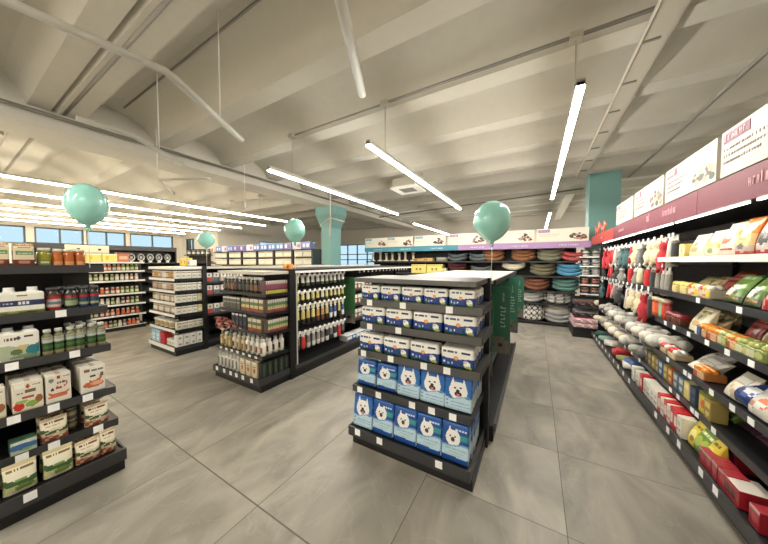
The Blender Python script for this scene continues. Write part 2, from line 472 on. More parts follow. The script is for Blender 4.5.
for i, x in enumerate((-.8, -2.5, -4.2)):  # added unseen lamps behind the camera, to light the near shelf fronts
    pendant(x, -3.7, -.45, 3.0, 'lit pendant tube lamp, %s of the row over the entrance side' % names_[i], M_LAMP, [-3.2, -.9], LG)
pendant(-3.85, 8.8, 13.4, 3.0, 'far lit pendant tube lamp above the teal header of the back shelves', M_LAMP, [9.3], LG)
pendant(.32, 8.9, 13.2, 3.0, 'far lit pendant tube lamp beside the teal corner column', M_LAMP, [9.3], LG)
names = ['first', 'second', 'third', 'fourth', 'fifth', 'sixth']
for i in range(6):
    x = -7.5 - 1.52 * i
    pendant(x, -3.2, 6.5 - .03 * i, 3.0, 'long lit light line in the hall, %s from the concrete girder' % names[i], M_LAMPB, [.6, 5.2], 'hall light lines')
def ceil_z(y):      # underside of slab or rib above a point
    for k in range(-5, 11):
        d = 2.33 + 1.123 * k - y - .25
        if -.25 <= d <= 0: return ZB
        if 0 < d < .56:
            H = [(0, 0), (.03, .05), (.09, .14), (.20, .235), (.36, .305), (.56, .345)]
            for (a, p), (b_, q) in zip(H, H[1:]):
                if a <= d <= b_: return ZB + p + (q - p) * (d - a) / (b_ - a)
    return ZS
# switched-off bent tubes
def bent(pts, label, rods, r=.034):
    c = Vector(pts[-1]); e = empty('bent_tube_light', label, 'unlit lamp', tuple(c), 0, 'unlit bent tube lights')
    MB().tube([tuple(Vector(p) - c) for p in pts], r, n=10, flat=.75).build('profile', M_TUBE, e)
    for p in rods:
        MB().tube([tuple(Vector(p) - c), (p[0] - c[0], p[1] - c[1], ceil_z(p[1]) - .002 - c[2])], .007, n=6).build('suspension_rod', M_WHITE, e)
bent([(-2.60, -.6, 3.0), (-2.47, .37, 3.0), (-2.38, .90, 3.0), (-2.42, .98, 3.0), (-2.95, 1.83, 3.0)], 'long pale switched-off tube with a bend crossing the ceiling corner', [(-2.73, 1.48, 3.03)])
bent([(-.3, .2, 3.0), (-.93, 1.14, 3.0), (-1.29, 1.86, 3.0)], 'short pale switched-off tube hanging steeply between two lit lamps', [(-.98, 1.24, 3.03)])
bent([(-3.89, .75, 3.0), (-3.88, 1.12, 3.0), (-3.92, 1.2, 3.0), (-4.42, 1.84, 3.0)], 'pale switched-off tube bent in front of the concrete girder', [(-4.12, 1.48, 3.03)], .034)
bent([(-4.79, 2.40, 3.0), (-5.60, 1.98, 3.0), (-6.43, 2.53, 3.0)], 'grey switched-off tube bent in a V beyond the girder above the hall lines', [(-5.6, 1.98, 3.0)], .026)
bent([(-4.84, 4.11, 3.0), (-5.72, 3.60, 3.0), (-6.54, 4.14, 3.0)], 'grey switched-off V tube above the end of the first hall line', [(-5.72, 3.6, 3.0)], .026)
bent([(-4.95, 6.2, 2.80), (-5.42, 6.1, 2.94), (-5.85, 6.2, 2.76)], 'white switched-off tube bent across the top of the teal column', [(-5.42, 6.1, 2.94)], .03)
bent([(-5.42, 6.12, 2.92), (-5.52, 6.2, 2.40)], 'white switched-off tube dangling before the teal column', [(-5.42, 6.12, 2.92)], .03)
# cassette air conditioner
e = empty('air_conditioner', 'white square cassette air conditioner hung under the ribs', 'air conditioner', (-2.85, 6.15, 3.42))
bx(-.3, .3, -.3, .3, .04, .24).build('casing', M_PIPE, e)
m = MB(); m.box(-.34, .34, -.34, -.2, 0, .04); m.box(-.34, .34, .2, .34, 0, .04); m.box(-.34, -.2, -.2, .2, 0, .04); m.box(.2, .34, -.2, .2, 0, .04)
m.build('fascia', M_WHITE, e)
gr = bx(-.2, .2, -.2, .2, .012, .03).build('grille', M_DPIPE, e)
for sx in (-1, 1):
    for sy in (-1, 1): MB().tube([(sx * .27, sy * .27, .24), (sx * .27, sy * .27, ZB - 3.42 + .3)], .008, n=6).build('hanger_rod', M_PIPE, e)
# balloons
def balloon(x, y, z, rx, rz, zend, label, lean=0):
    e = empty('balloon', label, 'balloon', (x, y, zend), 0, 'teal balloons')
    dz = z - zend; prof = []
    for k in range(17):
        t = -PI / 2 + PI * k / 16
        r = rx * cos(t) * (1 if t > 0 else (1 - .22 * (sin(-t)) ** 2))
        prof.append((max(r, .0005) if k not in (0,) else .012, dz + rz * sin(t) - (.02 if k == 0 else 0), (160, 222, 211)))
    MB().lathe(prof, 24).build('envelope', M_BALLOON, e)
    MB().lathe([(.004, dz - rz - .015, (90, 170, 155)), (.018, dz - rz - .035, (90, 170, 155)), (.004, dz - rz - .045, (90, 170, 155))], 8).build('knot', M_BALLOON, e)
    MB().tube([(0, 0, 0), (.004, 0, dz * .4), (0, 0, dz - rz - .03)], .0028, n=5).build('string', M_STRING, e)
balloon(-.33, 2.40, 1.945, .150, .172, 1.46, 'teal balloon tied above the blue dog pack stand')
balloon(-3.00, .615, 2.04, .122, .158, 1.555, 'teal balloon tied to the jar shelves beneath the light lines')
balloon(-2.80, 2.45, 2.02, .135, .16, 1.50, 'teal balloon above the shampoo bottle stand next to the column')
balloon(-5.43, 2.63, 2.02, .140, .150, 1.50, 'small teal balloon in front of the beige wall')
# daylight outside
w = bpy.data.worlds.new('sky'); scene.world = w; w.use_nodes = True
nt = w.node_tree; bg = nt.nodes['Background']; bg.inputs[0].default_value = (.64, .87, 1, 1); bg.inputs[1].default_value = .195
scene.view_settings.view_transform = 'Standard'; scene.view_settings.look = 'None'; scene.view_settings.exposure = 2.38; scene.view_settings.gamma = 1
# ================================================================== PACK STAND (front end unit with blue packs)
frS = Frame(-1.38, 1.79, 0)
WS = 1.03
stand = shelf_unit('end_cap_stand', 'black end stand holding blue and white dog packs on five shelves', 'shelf stand', frS, WS,
    [(1.268, .11, .035), (1.058, .11, .035), (.822, .08, .03), (.498, .065, -.02)], 1.462, .56, .59, rail={0: M_CHROME, 1: M_CHROME, 2: M_CHROME, 3: M_RAIL, 4: M_RAIL},
    base=(.0, .165, .04, -.015), cap=(.08, 1.425, 1.462, M_CHROME),
    tags={0: [.1, .42, .8], 1: [.1, .38], 2: [.06, .33, .62, .8], 3: [.08, .27, .58, .74, .9], 4: [.08, .3, .8]})
def diaper_art(dot):
    return art(WHT, ('w', .49, .04, .9, 2.6, (24, 62, 138)), ('w', .1, .02, 1, 2, (30, 84, 60)), ('t', .07, .5, .80, .045, (70, 86, 120), 9), ('r', .64, .9, .74, .84, (28, 44, 92)),
               ('e', .46, .5, .07, .1, (226, 140, 70)), ('e', .46, .5, .04, .04, (240, 190, 120)), ('e', .8, .26, .1, .17, (238, 238, 230)), ('e', .84, .12, .08, .09, (176, 186, 84)), ('e', .74, .36, .05, .07, (200, 200, 190)),
               ('e', .1, .27, .035, .06, WHT), ('e', .23, .22, .04, .07, (150, 176, 210)), ('e', .35, .25, .03, .05, WHT), ('r', .6, .66, .1, .34, (16, 34, 84))) if dot else \
           art(WHT, ('w', .5, .03, .8, .6, (24, 62, 138)), ('w', .12, .02, 1, 2, (30, 84, 60)), ('t', .2, .8, .75, .06, (150, 160, 180), 5))
def diaper(w, h, d):
    return Kind('diaper_pack', 'diaper pack', [('diaper_pack', MB().rbox(w, d, h, .018, WHT, diaper_art(1), diaper_art(0), lambda u, v: (222, 220, 212), 26, 22), M_FILM)])
def frow(kind, fr, xs, t, z, fmt, group, deep=1, dd=.1, last_deep=1, tilt=0, jit=.004):
    for i, s in enumerate(xs):
        nd = last_deep if i == len(xs) - 1 else deep
        for k in range(nd):
            lab = fmt % (ORD[i] + ' from the left') if k == 0 else fmt % (ORD[k] + ' behind the end one')
            kd = kind[i % len(kind)] if isinstance(kind, list) else kind
            put_on(fr, kd, s + R.uniform(-jit, jit), t + k * dd, z, lab, group, tilt, R.uniform(-.02, .02))
K1 = diaper(.19, .128, .085); K2 = diaper(.24, .148, .095)
frow(K1, frS, [.125 + .199 * i for i in range(5)], .175, 1.27, 'diaper pack, %s, top row of the dog pack stand', 'diaper packs', 1, .09, 4)
frow(K2, frS, [.15 + .25 * i for i in range(4)], .18, 1.06, 'diaper pack, %s, second row of the dog pack stand', 'diaper packs', 1, .1, 4)
frow(K2, frS, [.145 + .25 * i for i in range(4)], .15, .824, 'diaper pack, %s, third row of the dog pack stand', 'diaper packs', 1, .1, 4)
def pad_art(v):
    bl = (34, 104, 178); dk = (22, 74, 150); pale = (186, 214, 228); dog = (240, 240, 236)
    if v == 0:
        return art(bl, ('r', 0, 1, .9, 1, dk), ('tri', .3, .97, .13, .34, dog), ('tri', .7, .95, .13, .34, dog), ('e', .5, .58, .33, .27, dog), ('w', .40, -.05, .9, .2, (120, 170, 205)), ('w', .37, -.05, .9, .2, pale),
            ('e', .38, .66, .04, .03, (30, 30, 34)), ('e', .6, .68, .04, .03, (30, 30, 34)), ('e', .49, .58, .065, .045, (24, 24, 28)), ('e', .5, .49, .13, .065, (52, 30, 34)), ('e', .5, .46, .065, .05, (214, 120, 124)),
            ('e', .85, .43, .09, .04, (90, 140, 190)), ('e', .1, .27, .05, .03, (110, 150, 180)), ('e', .1, .16, .05, .03, (110, 150, 180)), ('t', .25, .9, .24, .02, (96, 150, 190), 8), ('t', .25, .95, .16, .012, (130, 170, 200), 8), ('t', .05, .9, .06, .012, (140, 180, 205), 8))
    return art(dk, ('r', 0, 1, .86, 1, (28, 88, 166)), ('t', .5, .92, .84, .025, (210, 225, 236), 6), ('r', .6, 1, .6, .72, (52, 150, 150)), ('tri', .3, .93, .1, .26, dog), ('tri', .55, .9, .1, .26, dog), ('e', .42, .62, .27, .21, dog),
            ('w', .46, -.04, .8, .4, (120, 170, 205)), ('w', .42, -.04, .8, .4, pale), ('w', .15, .01, 1, 0, dk), ('e', .33, .66, .03, .025, (30, 30, 34)), ('e', .5, .66, .03, .025, (30, 30, 34)), ('e', .42, .58, .07, .06, (76, 44, 40)),
            ('t', .1, .9, .34, .015, (150, 186, 206), 8), ('t', .3, .8, .26, .015, (140, 180, 120), 8), ('t', .1, .7, .2, .012, (150, 186, 206), 8))
def pad_side(u, v):
    return (196, 216, 228) if v < .4 + .25 * u else ((34, 104, 178) if int(v * 9) % 3 else (90, 150, 200))
def pad(v, w, h, d):
    return Kind('puppy_pad_pack', 'puppy pad pack', [('puppy_pad_pack', MB().rbox(w, d, h, .012, (34, 104, 178), pad_art(v), pad_side, lambda u, q: (30, 92, 170), 34, 40), M_FILM)])
P0 = pad(0, .2, .25, .07); P0b = pad(1, .19, .22, .07); P1 = pad(1, .195, .275, .075); P1b = pad(0, .195, .275, .075)
frow([P0b, P0b, P0, P0, P0], frS, [.09 + .203 * i for i in range(5)], .15, .50, 'dog face pad pack, %s, fourth row of the stand', 'puppy pad packs', 1, .08, 5, .08)
frow([P1b, P1, P1, P1, P1], frS, [.09 + .203 * i for i in range(5)], .085, .152, 'dog face pad pack, %s, bottom row of the stand', 'puppy pad packs', 1, .085, 5, .1)

# the aisle run behind the stand, with its green dividers
frRunS = Frame(-.30, 2.45, PI / 2)           # faces +X
e = empty('gondola_run', 'low double-sided black shelf run with pale top behind the dog pack stand', 'shelf run', (-.30, 2.45, 0), 0)
bx(-.62, -.58, 0, 2.75, .1, 1.40).build('back_panel', M_BLACK, e)
bx(-1.12, .0, 0, 2.75, 0, .1).build('plinth', M_BLACK, e)
bx(-1.14, .0, 0, 2.75, .1, .14).build('base_tray', M_BLACK, e); bx(0, .02, 0, 2.75, .1, .17).build('price_rail', M_CHROME, e)
bx(-1.05, -.02, 0.01, 2.75, 1.405, 1.435).build('top_board', M_CREAM, e)
bx(-.02, .005, 0.01, 2.75, 1.395, 1.44).build('edge_rail', M_BLACK, e); bx(-1.075, -1.05, 0.01, 2.75, 1.395, 1.44).build('edge_rail', M_BLACK, e)
for y in (0, .9, 1.8, 2.75): bx(-.65, -.55, y - .02, y + .02, .1, 1.41).build('upright', M_BLACK, e)
for zz in (.5, .85, 1.15):
    s = bx(-.56, -.12, .02, 2.72, zz - .02, zz).build('shelf', M_BLACK, e); bx(-.12, -.10, .02, 2.72, zz - .04, zz + .005).build('price_rail', M_RAIL, s)
def divider(x0, x1, y, z0, z1, label, col, dog=True, text=True):
    w, h = x1 - x0, z1 - z0
    m = MB()
    def outline(u, v):      # rounded upper corners, a notched dog-shaped lower edge
        x = u * w; z = v * h; r = .05
        if v > .5:
            dx = max(0, r - x, x - (w - r)); dz = max(0, z - (h - r))
            if dx > 0 and dz > 0 and math.hypot(dx, dz) > r:
                k = r / math.hypot(dx, dz); x = (r - dx * k) if x < w / 2 else (w - r + dx * k); z = h - r + dz * k
        return x, z
    def paint(u, v):
        if dog:
            lim = .17 + .1 * sin(3.0 * u) - .1 * max(0, u - .7)
            if v < lim:
                if ((u - .3) / .07) ** 2 + ((v - .12) / .02) ** 2 < 1 or ((u - .62) / .06) ** 2 + ((v - .13) / .02) ** 2 < 1: return (40, 38, 38)
                return (128, 124, 118) if (int(u * 30) * 7 + int(v * 40) * 3) % 4 else (112, 108, 102)
        return col
    n = 20
    m.grid(n, n, lambda u, v: (outline(u, v)[0], -.006, outline(u, v)[1]), paint, False)
    m.grid(n, n, lambda u, v: (outline(u, v)[0], .006, outline(u, v)[1]), paint, False, True)
    edge = [outline(i / n, 0) for i in range(n)] + [outline(1, i / n) for i in range(n)] + [outline(1 - i / n, 1) for i in range(n)] + [outline(0, 1 - i / n) for i in range(n)]
    for i in range(len(edge)):
        a, bb = edge[i], edge[(i + 1) % len(edge)]
        m.face([(a[0], -.006, a[1]), (a[0], .006, a[1]), (bb[0], .006, bb[1]), (bb[0], -.006, bb[1])], col)
    o = m.build('divider_panel', M_GREEN, None, (x0, y, z0)); tag(o, label, 'divider panel', 'green divider panels')
    if text:                # a vertical word in strokes too small to read, and a line of small print
        t = MB(); rr = random.Random(int(y * 100))
        for k in range(6):
            zz = h * .40 + k * h * .055; ww = .035 + rr.random() * .02; xx = w * .62
            t.box(xx, xx + ww, -.0085, -.0062, zz, zz + .007, (228, 236, 228)); t.box(xx + (.0 if k % 2 else ww - .008), xx + (.008 if k % 2 else ww), -.0085, -.0062, zz, zz + .022, (228, 236, 228))
        for k in range(7):
            zz = h * .78 + k * .014; t.box(w * .68, w * .68 + .012 + .012 * rr.random(), -.0085, -.0062, zz, zz + .006, (190, 214, 198))
        t.build('lettering', M_SIGN, o)
    return o
GR = (56, 122, 96)
divider(-.52, -.325, 2.52, .56, 1.33, 'dark green divider panel directly behind the dog pack stand post', GR, True, False)
divider(-.48, -.225, 3.1, .60, 1.335, 'dark green divider panel with vertical white word and grey dog, second behind the stand', GR)
divider(-.46, -.205, 4.1, .60, 1.335, 'dark green divider panel with white word, third behind the stand', GR)
divider(-.43, -.175, 5.3, .60, 1.335, 'dark green divider panel at the end of the low run', GR)
divider(-3.24, -2.88, 3.9, .46, 1.32, 'bright green divider panel beside the hanging brush packs', (72, 128, 78), True, False)

# ================================================================== JAR SHELVES (near, at the picture's edge)
frJ = Frame(-2.70, -.9, PI / 2)
E_J = 1.60     # run end in s
def jrow(x): return x + .9          # world Y -> s
jz = [(1.568, .34), (1.245, .29), (.938, .25), (.612, .17), (.362, .14)]
jar_unit = shelf_unit('gondola_run', 'near black shelf run of jars, bottles and snack boxes by the open floor', 'shelf run', frJ, E_J,
    jz, 1.60, .6, .75, base=(0, .17, .03), posts=(.05, E_J - .14), lip_h=.05,
    tags={1: [1.36], 2: [1.14, 1.41], 3: [1.13, 1.29, 1.45], 4: [1.15, 1.28, 1.49], 5: [1.16]})
def jar(name, cat, r, h, body, lidc, fn=None, n=20, neck=.72, lid_h=.02, mat=M_JAR, sx=1, sy=1, shoulder=.82):
    bcol = fn or body
    b = MB().lathe([(r * .92, 0, body), (r, .006, bcol), (r, h * shoulder, body), (r * .9, h * (shoulder + .06), body), (r * neck, h * (shoulder + .12), body), (r * neck, h, body)], n, None, (0, 0), 6, sx, sy)
    l = MB().lathe([(r * neck * 1.12, h, lidc), (r * neck * 1.12, h + lid_h * .9, lidc), (r * neck * 1.0, h + lid_h, lidc)], n)
    return Kind(name, cat, [('jar_body' if 'jar' in name else 'bottle_body', b, mat), ('lid', l, M_CARD)])
def bands(base, *bs):
    """horizontal label bands around a bottle: (z0, z1, colour, u0, u1)"""
    def f(u, z):
        c = base
        for q in bs:
            if q[0] <= z <= q[1] and (len(q) < 4 or q[3] <= u <= q[4]): c = q[2]
        return c
    return f
# top shelf: cartons and jars
cart_art = art((214, 200, 170), ('r', 0, 1, 0, .3, (96, 40, 26)), ('e', .5, .18, .3, .08, (176, 120, 96)), ('r', .12, .95, .5, .66, (104, 138, 84)), ('r', .2, .85, .78, .82, (150, 120, 90)), ('t', .2, .85, .58, .02, (190, 205, 170), 6), ('r', 0, 1, .88, 1, (168, 122, 84)), ('t', .1, .9, .93, .02, (226, 206, 180), 6))
def carton_shape(h, d):
    def f(o):
        x, y, z = o
        if z > h * .8: y *= max(.18, 1 - (z - h * .8) / (h * .2) * .75)
        return (x, y, z)
    return f
CARTON = Kind('snack_carton', 'carton', [('snack_carton', MB().rbox(.095, .08, .165, .006, (214, 200, 170), cart_art, cart_art, None, 18, 22, carton_shape(.165, .08)), M_CARD)])
put_on(frJ, CARTON, 1.115, .40, 1.570, 'brown and beige gable carton on the jar shelf top, cut by the picture edge', 'beige gable cartons')
put_on(frJ, CARTON, 1.222, .40, 1.570, 'brown and beige gable carton standing beside the yellow-green jar', 'beige gable cartons', 0, 0, (.92, .92, .96))
YJ = jar('snack_jar', 'jar', .035, .112, (140, 138, 34), (226, 222, 210), bands((146, 142, 40), (.01, .045, (118, 132, 70)), (.014, .04, (206, 208, 170), .42, .6)), 22, .8)
put_on(frJ, YJ, 1.312, .41, 1.570, 'yellow-green jar with white lid on the top jar shelf', None)
AJ = jar('snack_jar', 'jar', .0275, .108, (176, 92, 34), (222, 214, 200), bands((182, 98, 38), (.012, .04, (206, 150, 104), .35, .65), (.05, .054, (216, 160, 90))), 20, .82)
for i, s in enumerate((1.375, 1.43, 1.487)):
    put_on(frJ, AJ, s, .41, 1.570, 'amber snack jar, %s of three beyond the yellow-green jar' % ORD[i], 'amber jars')
for i, s in enumerate((1.40, 1.455)):
    put_on(frJ, AJ, s, .47, 1.570, 'amber snack jar in the row behind, %s from the yellow-green jar' % ORD[i], 'amber jars')
# second shelf: twin bottle pack, jars
def twin(name, w, h, d, a, top, capc, caps=2, film=(232, 232, 224)):
    b = MB().rbox(w, d, h, .014, film, a, a, lambda u, v: top, 30, 26)
    out = [('wrap', b, M_FILM)]
    for k in range(caps):
        out.append(('cap', MB().lathe([(d * .3, 0, film), (d * .3, .012, film), (d * .26, .013, capc), (d * .26, .034, capc), (d * .22, .037, capc)], 14, None, (-w / 2 + w * (k + .5) / caps, 0)), M_JAR))
        for q in range(len(out[-1][1].v)):
            v = out[-1][1].v[q]; out[-1][1].v[q] = (v[0], v[1], v[2] + h - .004)
    return Kind(name, 'bottle pack', out)
tw_art = art((228, 226, 214), ('r', 0, 1, .0, .16, (120, 128, 52)), ('e', .3, .08, .12, .07, (160, 160, 90)), ('e', .7, .08, .12, .07, (90, 100, 40)), ('r', 0, 1, .36, .62, (40, 48, 88)), ('r', .4, .68, .4, .6, (70, 80, 116)), ('t', .42, .66, .5, .06, (226, 226, 230), 8), ('t', .1, .3, .5, .04, (180, 184, 204), 8), ('t', .4, .6, .85, .03, (150, 100, 80), 8), ('r', .49, .51, .62, 1, (206, 204, 192)))
TWIN = twin('bottle_twin_pack', .19, .148, .09, tw_art, (226, 224, 214), (214, 212, 206))
put_on(frJ, TWIN, .993, .36, 1.247, 'white twin bottle pack with navy band, cut by the picture edge', 'navy banded twin packs')
put_on(frJ, TWIN, 1.20, .36, 1.247, 'white twin bottle pack with navy band beside the red label jar', 'navy banded twin packs')
RJ = jar('snack_jar', 'jar', .037, .145, (58, 34, 30), (58, 60, 58), bands((84, 56, 48), (.012, .10, (178, 52, 44)), (.03, .075, (206, 190, 176), .3, .7), (.04, .06, (96, 120, 140), .36, .64)), 20, .84)
DJ = jar('snack_jar', 'jar', .034, .145, (34, 32, 30), (70, 72, 70), bands((58, 54, 50), (.012, .1, (36, 50, 40)), (.08, .1, (150, 40, 52)), (.03, .055, (150, 160, 130), .3, .7), (.06, .075, (60, 96, 70))), 20, .84)
BJ = jar('snack_jar', 'jar', .027, .145, (36, 34, 36), (74, 74, 76), bands((58, 56, 54), (.012, .1, (44, 62, 92)), (.075, .1, (168, 44, 42)), (.02, .04, (150, 160, 120), .3, .7)), 20, .84)
put_on(frJ, RJ, 1.34, .37, 1.247, 'snack jar with red label beside the white twin pack', 'dark snack jars')
put_on(frJ, DJ, 1.423, .37, 1.247, 'dark snack jar with green label and red stripe on the second jar shelf', 'dark snack jars')
for i, s in enumerate((1.488, 1.545)):
    put_on(frJ, BJ, s, .37, 1.247, 'dark snack jar with blue label and red stripe, %s from the shelf end' % ORD[1 - i], 'dark snack jars')
for i, s in enumerate((1.385, 1.46, 1.535)):
    put_on(frJ, DJ, s, .49, 1.247, 'dark snack jar standing in the second rank, %s of three' % ORD[i], 'dark snack jars')
# third shelf: picture pack and green bottles
pic_art = art((230, 228, 216), ('t', .15, .5, .78, .04, (96, 60, 60), 8), ('e', .47, .8, .07, .05, (60, 70, 80)), ('r', .6, .84, .79, .86, (70, 64, 66)), ('w', .5, .1, .7, 2.6, (74, 138, 140)), ('e', .18, .25, .2, .22, (74, 112, 160)), ('w', .42, .16, .55, 1.2, (168, 180, 150)), ('e', .6, .42, .2, .12, (196, 180, 130)), ('e', .42, .3, .15, .1, (92, 112, 72)), ('e', .8, .3, .16, .2, (40, 120, 130)), ('e', .6, .1, .35, .1, (120, 138, 104)), ('w', .06, .02, 1, 0, (226, 226, 216)))
PIC = twin('bottle_twin_pack', .165, .19, .09, pic_art, (224, 222, 212), (150, 152, 150))
put_on(frJ, PIC, 1.0, .33, .940, 'white twin bottle pack with teal picture, cut by the picture edge', 'teal picture twin packs')
put_on(frJ, PIC, 1.178, .33, .940, 'white twin bottle pack with teal picture and grey caps beside green bottles', 'teal picture twin packs')
GB = jar('treat_bottle', 'bottle', .0265, .158, (110, 112, 84), (196, 196, 186), bands((146, 146, 122), (.005, .04, (140, 128, 92)), (.035, .085, (48, 78, 40)), (.085, .11, (168, 176, 172)), (.04, .07, (70, 100, 60), .35, .65)), 18, .62, .022, shoulder=.8)
for i, s in enumerate((1.295, 1.347, 1.402, 1.448, 1.508, 1.56)):
    put_on(frJ, GB, s, .305, .940, 'clear treat bottle with green band, %s from the teal picture pack' % ORD[i], 'green banded bottles')
for i, s in enumerate((1.425, 1.48, 1.54)):
    put_on(frJ, GB, s, .40, .940, 'clear treat bottle with green band in the second rank, %s of three' % ORD[i], 'green banded bottles')
for i, s in enumerate((1.42, 1.48, 1.54)):
    put_on(frJ, GB, s, .49, .940, 'clear treat bottle with green band in the third rank, %s of three' % ORD[i], 'green banded bottles')
# fourth shelf: snack boxes
def boxk(name, w, d, h, a, sidec, topc, mat=M_CARD, nu=28, nv=26, r=.007, cat='box', side=None):
    return Kind(name, cat, [(name, MB().rbox(w, d, h, r, sidec, a, side, (lambda u, v: topc) if not callable(topc) else topc, nu, nv), mat)])
bx1 = art((222, 216, 198), ('r', .08, .4, .78, .93, (236, 232, 222)), ('e', .5, .82, .08, .06, (160, 60, 44)), ('t', .65, .9, .84, .02, (120, 110, 96), 8), ('r', .4, .75, .6, .72, (106, 92, 70)), ('t', .15, .35, .62, .03, (70, 70, 66), 8), ('r', .32, .7, .42, .5, (178, 66, 50)), ('e', .2, .2, .17, .13, (196, 44, 36)), ('e', .3, .35, .2, .06, (150, 176, 90)), ('e', .62, .22, .22, .1, (132, 168, 70)), ('e', .85, .34, .12, .14, (150, 92, 52)), ('r', 0, 1, 0, .06, (206, 196, 150)))
bx2 = art((224, 218, 204), ('e', .22, .8, .1, .07, (120, 130, 110)), ('e', .5, .87, .07, .06, (158, 56, 44)), ('t', .7, .95, .87, .02, (120, 110, 96), 8), ('e', .62, .62, .24, .12, (170, 100, 60)), ('e', .58, .64, .22, .1, (224, 214, 196)), ('t', .45, .75, .68, .03, (90, 74, 60), 8), ('e', .5, .36, .4, .14, (196, 98, 62)), ('e', .5, .42, .4, .11, (226, 214, 198)), ('r', .38, .62, .45, .53, (172, 70, 50)), ('e', .45, .22, .42, .05, (206, 116, 80)), ('e', .25, .47, .07, .05, (60, 54, 50)))
bx3 = art((226, 222, 210), ('r', .14, .36, .78, .88, (128, 96, 80)), ('t', .42, .95, .82, .03, (110, 116, 100), 8), ('e', .86, .62, .07, .08, (86, 98, 70)), ('e', .58, .5, .26, .15, (188, 96, 66)), ('e', .52, .55, .24, .12, (226, 220, 206)), ('r', .38, .6, .58, .66, (60, 50, 44)), ('e', .5, .3, .42, .12, (196, 100, 66)), ('e', .62, .32, .25, .07, (224, 170, 130)), ('w', .14, .02, .6, 1, (228, 224, 214)))
def bright_top(u, v): return (170, 156, 138) if .4 < u < .6 else (206, 200, 186)
SB1 = boxk('snack_box', .125, .09, .2, bx1, (206, 198, 182), bright_top); SB2 = boxk('snack_box', .115, .09, .2, bx2, (206, 198, 182), bright_top); SB3 = boxk('snack_box', .13, .09, .2, bx3, (206, 198, 182), bright_top)
put_on(frJ, SB1, 1.045, .24, .614, 'cream snack box with tomato picture, cut by the picture edge', 'cream snack boxes')
for k, (kd, s, d) in enumerate(((SB1, 1.192, 'tomato picture'), (SB2, 1.32, 'orange swirl'), (SB3, 1.487, 'salmon swirl by the shelf end'))):
    for q in range(3):
        put_on(frJ, kd, s, .24 + q * .115, .614, 'cream snack box with %s%s' % (d, ['', ', second in its file', ', third in its file'][q]), 'cream snack boxes', 0, R.uniform(-.03, .03))
# fifth shelf and base: resealable bags
def bag(name, w, h, d, a, back, top=.06, nu=22, nv=26, mat=M_FILM, cat='bag', sidec=None, gus=.25):
    """gusseted bag: full at the foot, closed to a flat seam at the top"""
    m = MB()
    def th(u, v):
        e_ = (1 - abs(2 * u - 1) ** 5)
        prof = min(1, .75 + v * 1.2) if v < .22 else 1 - max(0, (v - .35) / .65) ** 1.6
        return d / 2 * max(.02, prof) * (.45 + .55 * e_) if v < 1 - top else d / 2 * .03
    wv = lambda v: w * (1 - .05 * sin(PI * v))
    m.grid(nu, nv, lambda u, v: ((u - .5) * wv(v), -th(u, v), v * h), a)
    m.grid(nu, nv, lambda u, v: ((u - .5) * wv(v), th(u, v), v * h), lambda u, v: back, True, True)
    for sgn, uu in ((-1, 0), (1, 1)):
        m.grid(1, nv, lambda u, v: ((uu - .5) * wv(v), (2 * u - 1) * th(uu, v), v * h), lambda u, v: sidec or back, False, sgn < 0)
    m.grid(nu, 1, lambda u, v: ((u - .5) * wv(0), (2 * v - 1) * th(u, 0), 0), lambda u, v: back, False, True)
    m.grid(nu, 1, lambda u, v: ((u - .5) * wv(1), (2 * v - 1) * th(u, 1), h), lambda u, v: back, False)
    return Kind(name, cat, [(name, m, mat)])
bg1 = art((222, 214, 190), ('r', 0, 1, .9, 1, (180, 160, 128)), ('t', .14, .86, .8, .05, (110, 66, 44), 8), ('r', .14, .86, .7, .73, (190, 176, 150)), ('w', .55, .05, .5, 2.6, (52, 82, 44)), ('r', .4, .75, .47, .54, (200, 206, 180)), ('w', .36, .03, .5, 2.6, (186, 176, 150)), ('w', .24, .05, .9, .5, (158, 84, 58)), ('n', 22, 5, .25, (216, 190, 160)), ('r', 0, 1, .56, .9, (224, 216, 192)), ('t', .14, .86, .8, .05, (110, 66, 44), 8), ('t', .2, .7, .68, .015, (170, 150, 120), 9))
bg2 = art((226, 220, 196), ('r', 0, 1, .9, 1, (196, 180, 140)), ('t', .1, .9, .8, .05, (124, 104, 60), 8), ('w', .5, .06, .5, 2.6, (56, 92, 48)), ('r', .3, .7, .42, .5, (120, 150, 90)), ('w', .3, .04, .5, 2.2, (190, 192, 140)), ('e', .6, .2, .3, .1, (110, 132, 60)), ('w', .08, .02, 1, 0, (222, 214, 190)))
BG1 = bag('snack_bag', .125, .155, .085, bg1, (198, 184, 150)); BG2 = bag('snack_bag', .13, .178, .085, bg2, (200, 190, 150)); BG3 = bag('snack_bag', .085, .172, .075, bg1, (198, 184, 150))
blu = art((186, 196, 176), ('w', .72, .05, .6, .3, (54, 98, 150)), ('t', .15, .7, .8, .05, (206, 216, 226), 7), ('w', .34, .05, .8, 2, (160, 176, 150)), ('e', .6, .3, .2, .1, (120, 150, 96)))
BLU = boxk('treat_box', .105, .09, .085, blu, (40, 70, 60), (54, 84, 60), M_CARD, 20, 16, .006)
put_on(frJ, BLU, 1.16, .19, .364, 'small blue and green treat box alone on the fifth jar shelf', None)
put_on(frJ, BG1, 1.29, .20, .364, 'cream and green snack bag beside the small brown tins', 'cream and green snack bags')
put_on(frJ, BG1, 1.495, .20, .364, 'cream and green snack bag at the end of the fifth jar shelf', 'cream and green snack bags')
put_on(frJ, BG1, 1.29, .31, .364, 'cream and green snack bag second in file beside the tins', 'cream and green snack bags')
put_on(frJ, BG1, 1.495, .31, .364, 'cream and green snack bag second in file at the shelf end', 'cream and green snack bags')
TIN = jar('snack_tin', 'tin', .028, .07, (92, 80, 60), (150, 146, 140), bands((96, 84, 64), (.02, .05, (150, 140, 110), .3, .7)), 16, .9, .01, shoulder=.86)
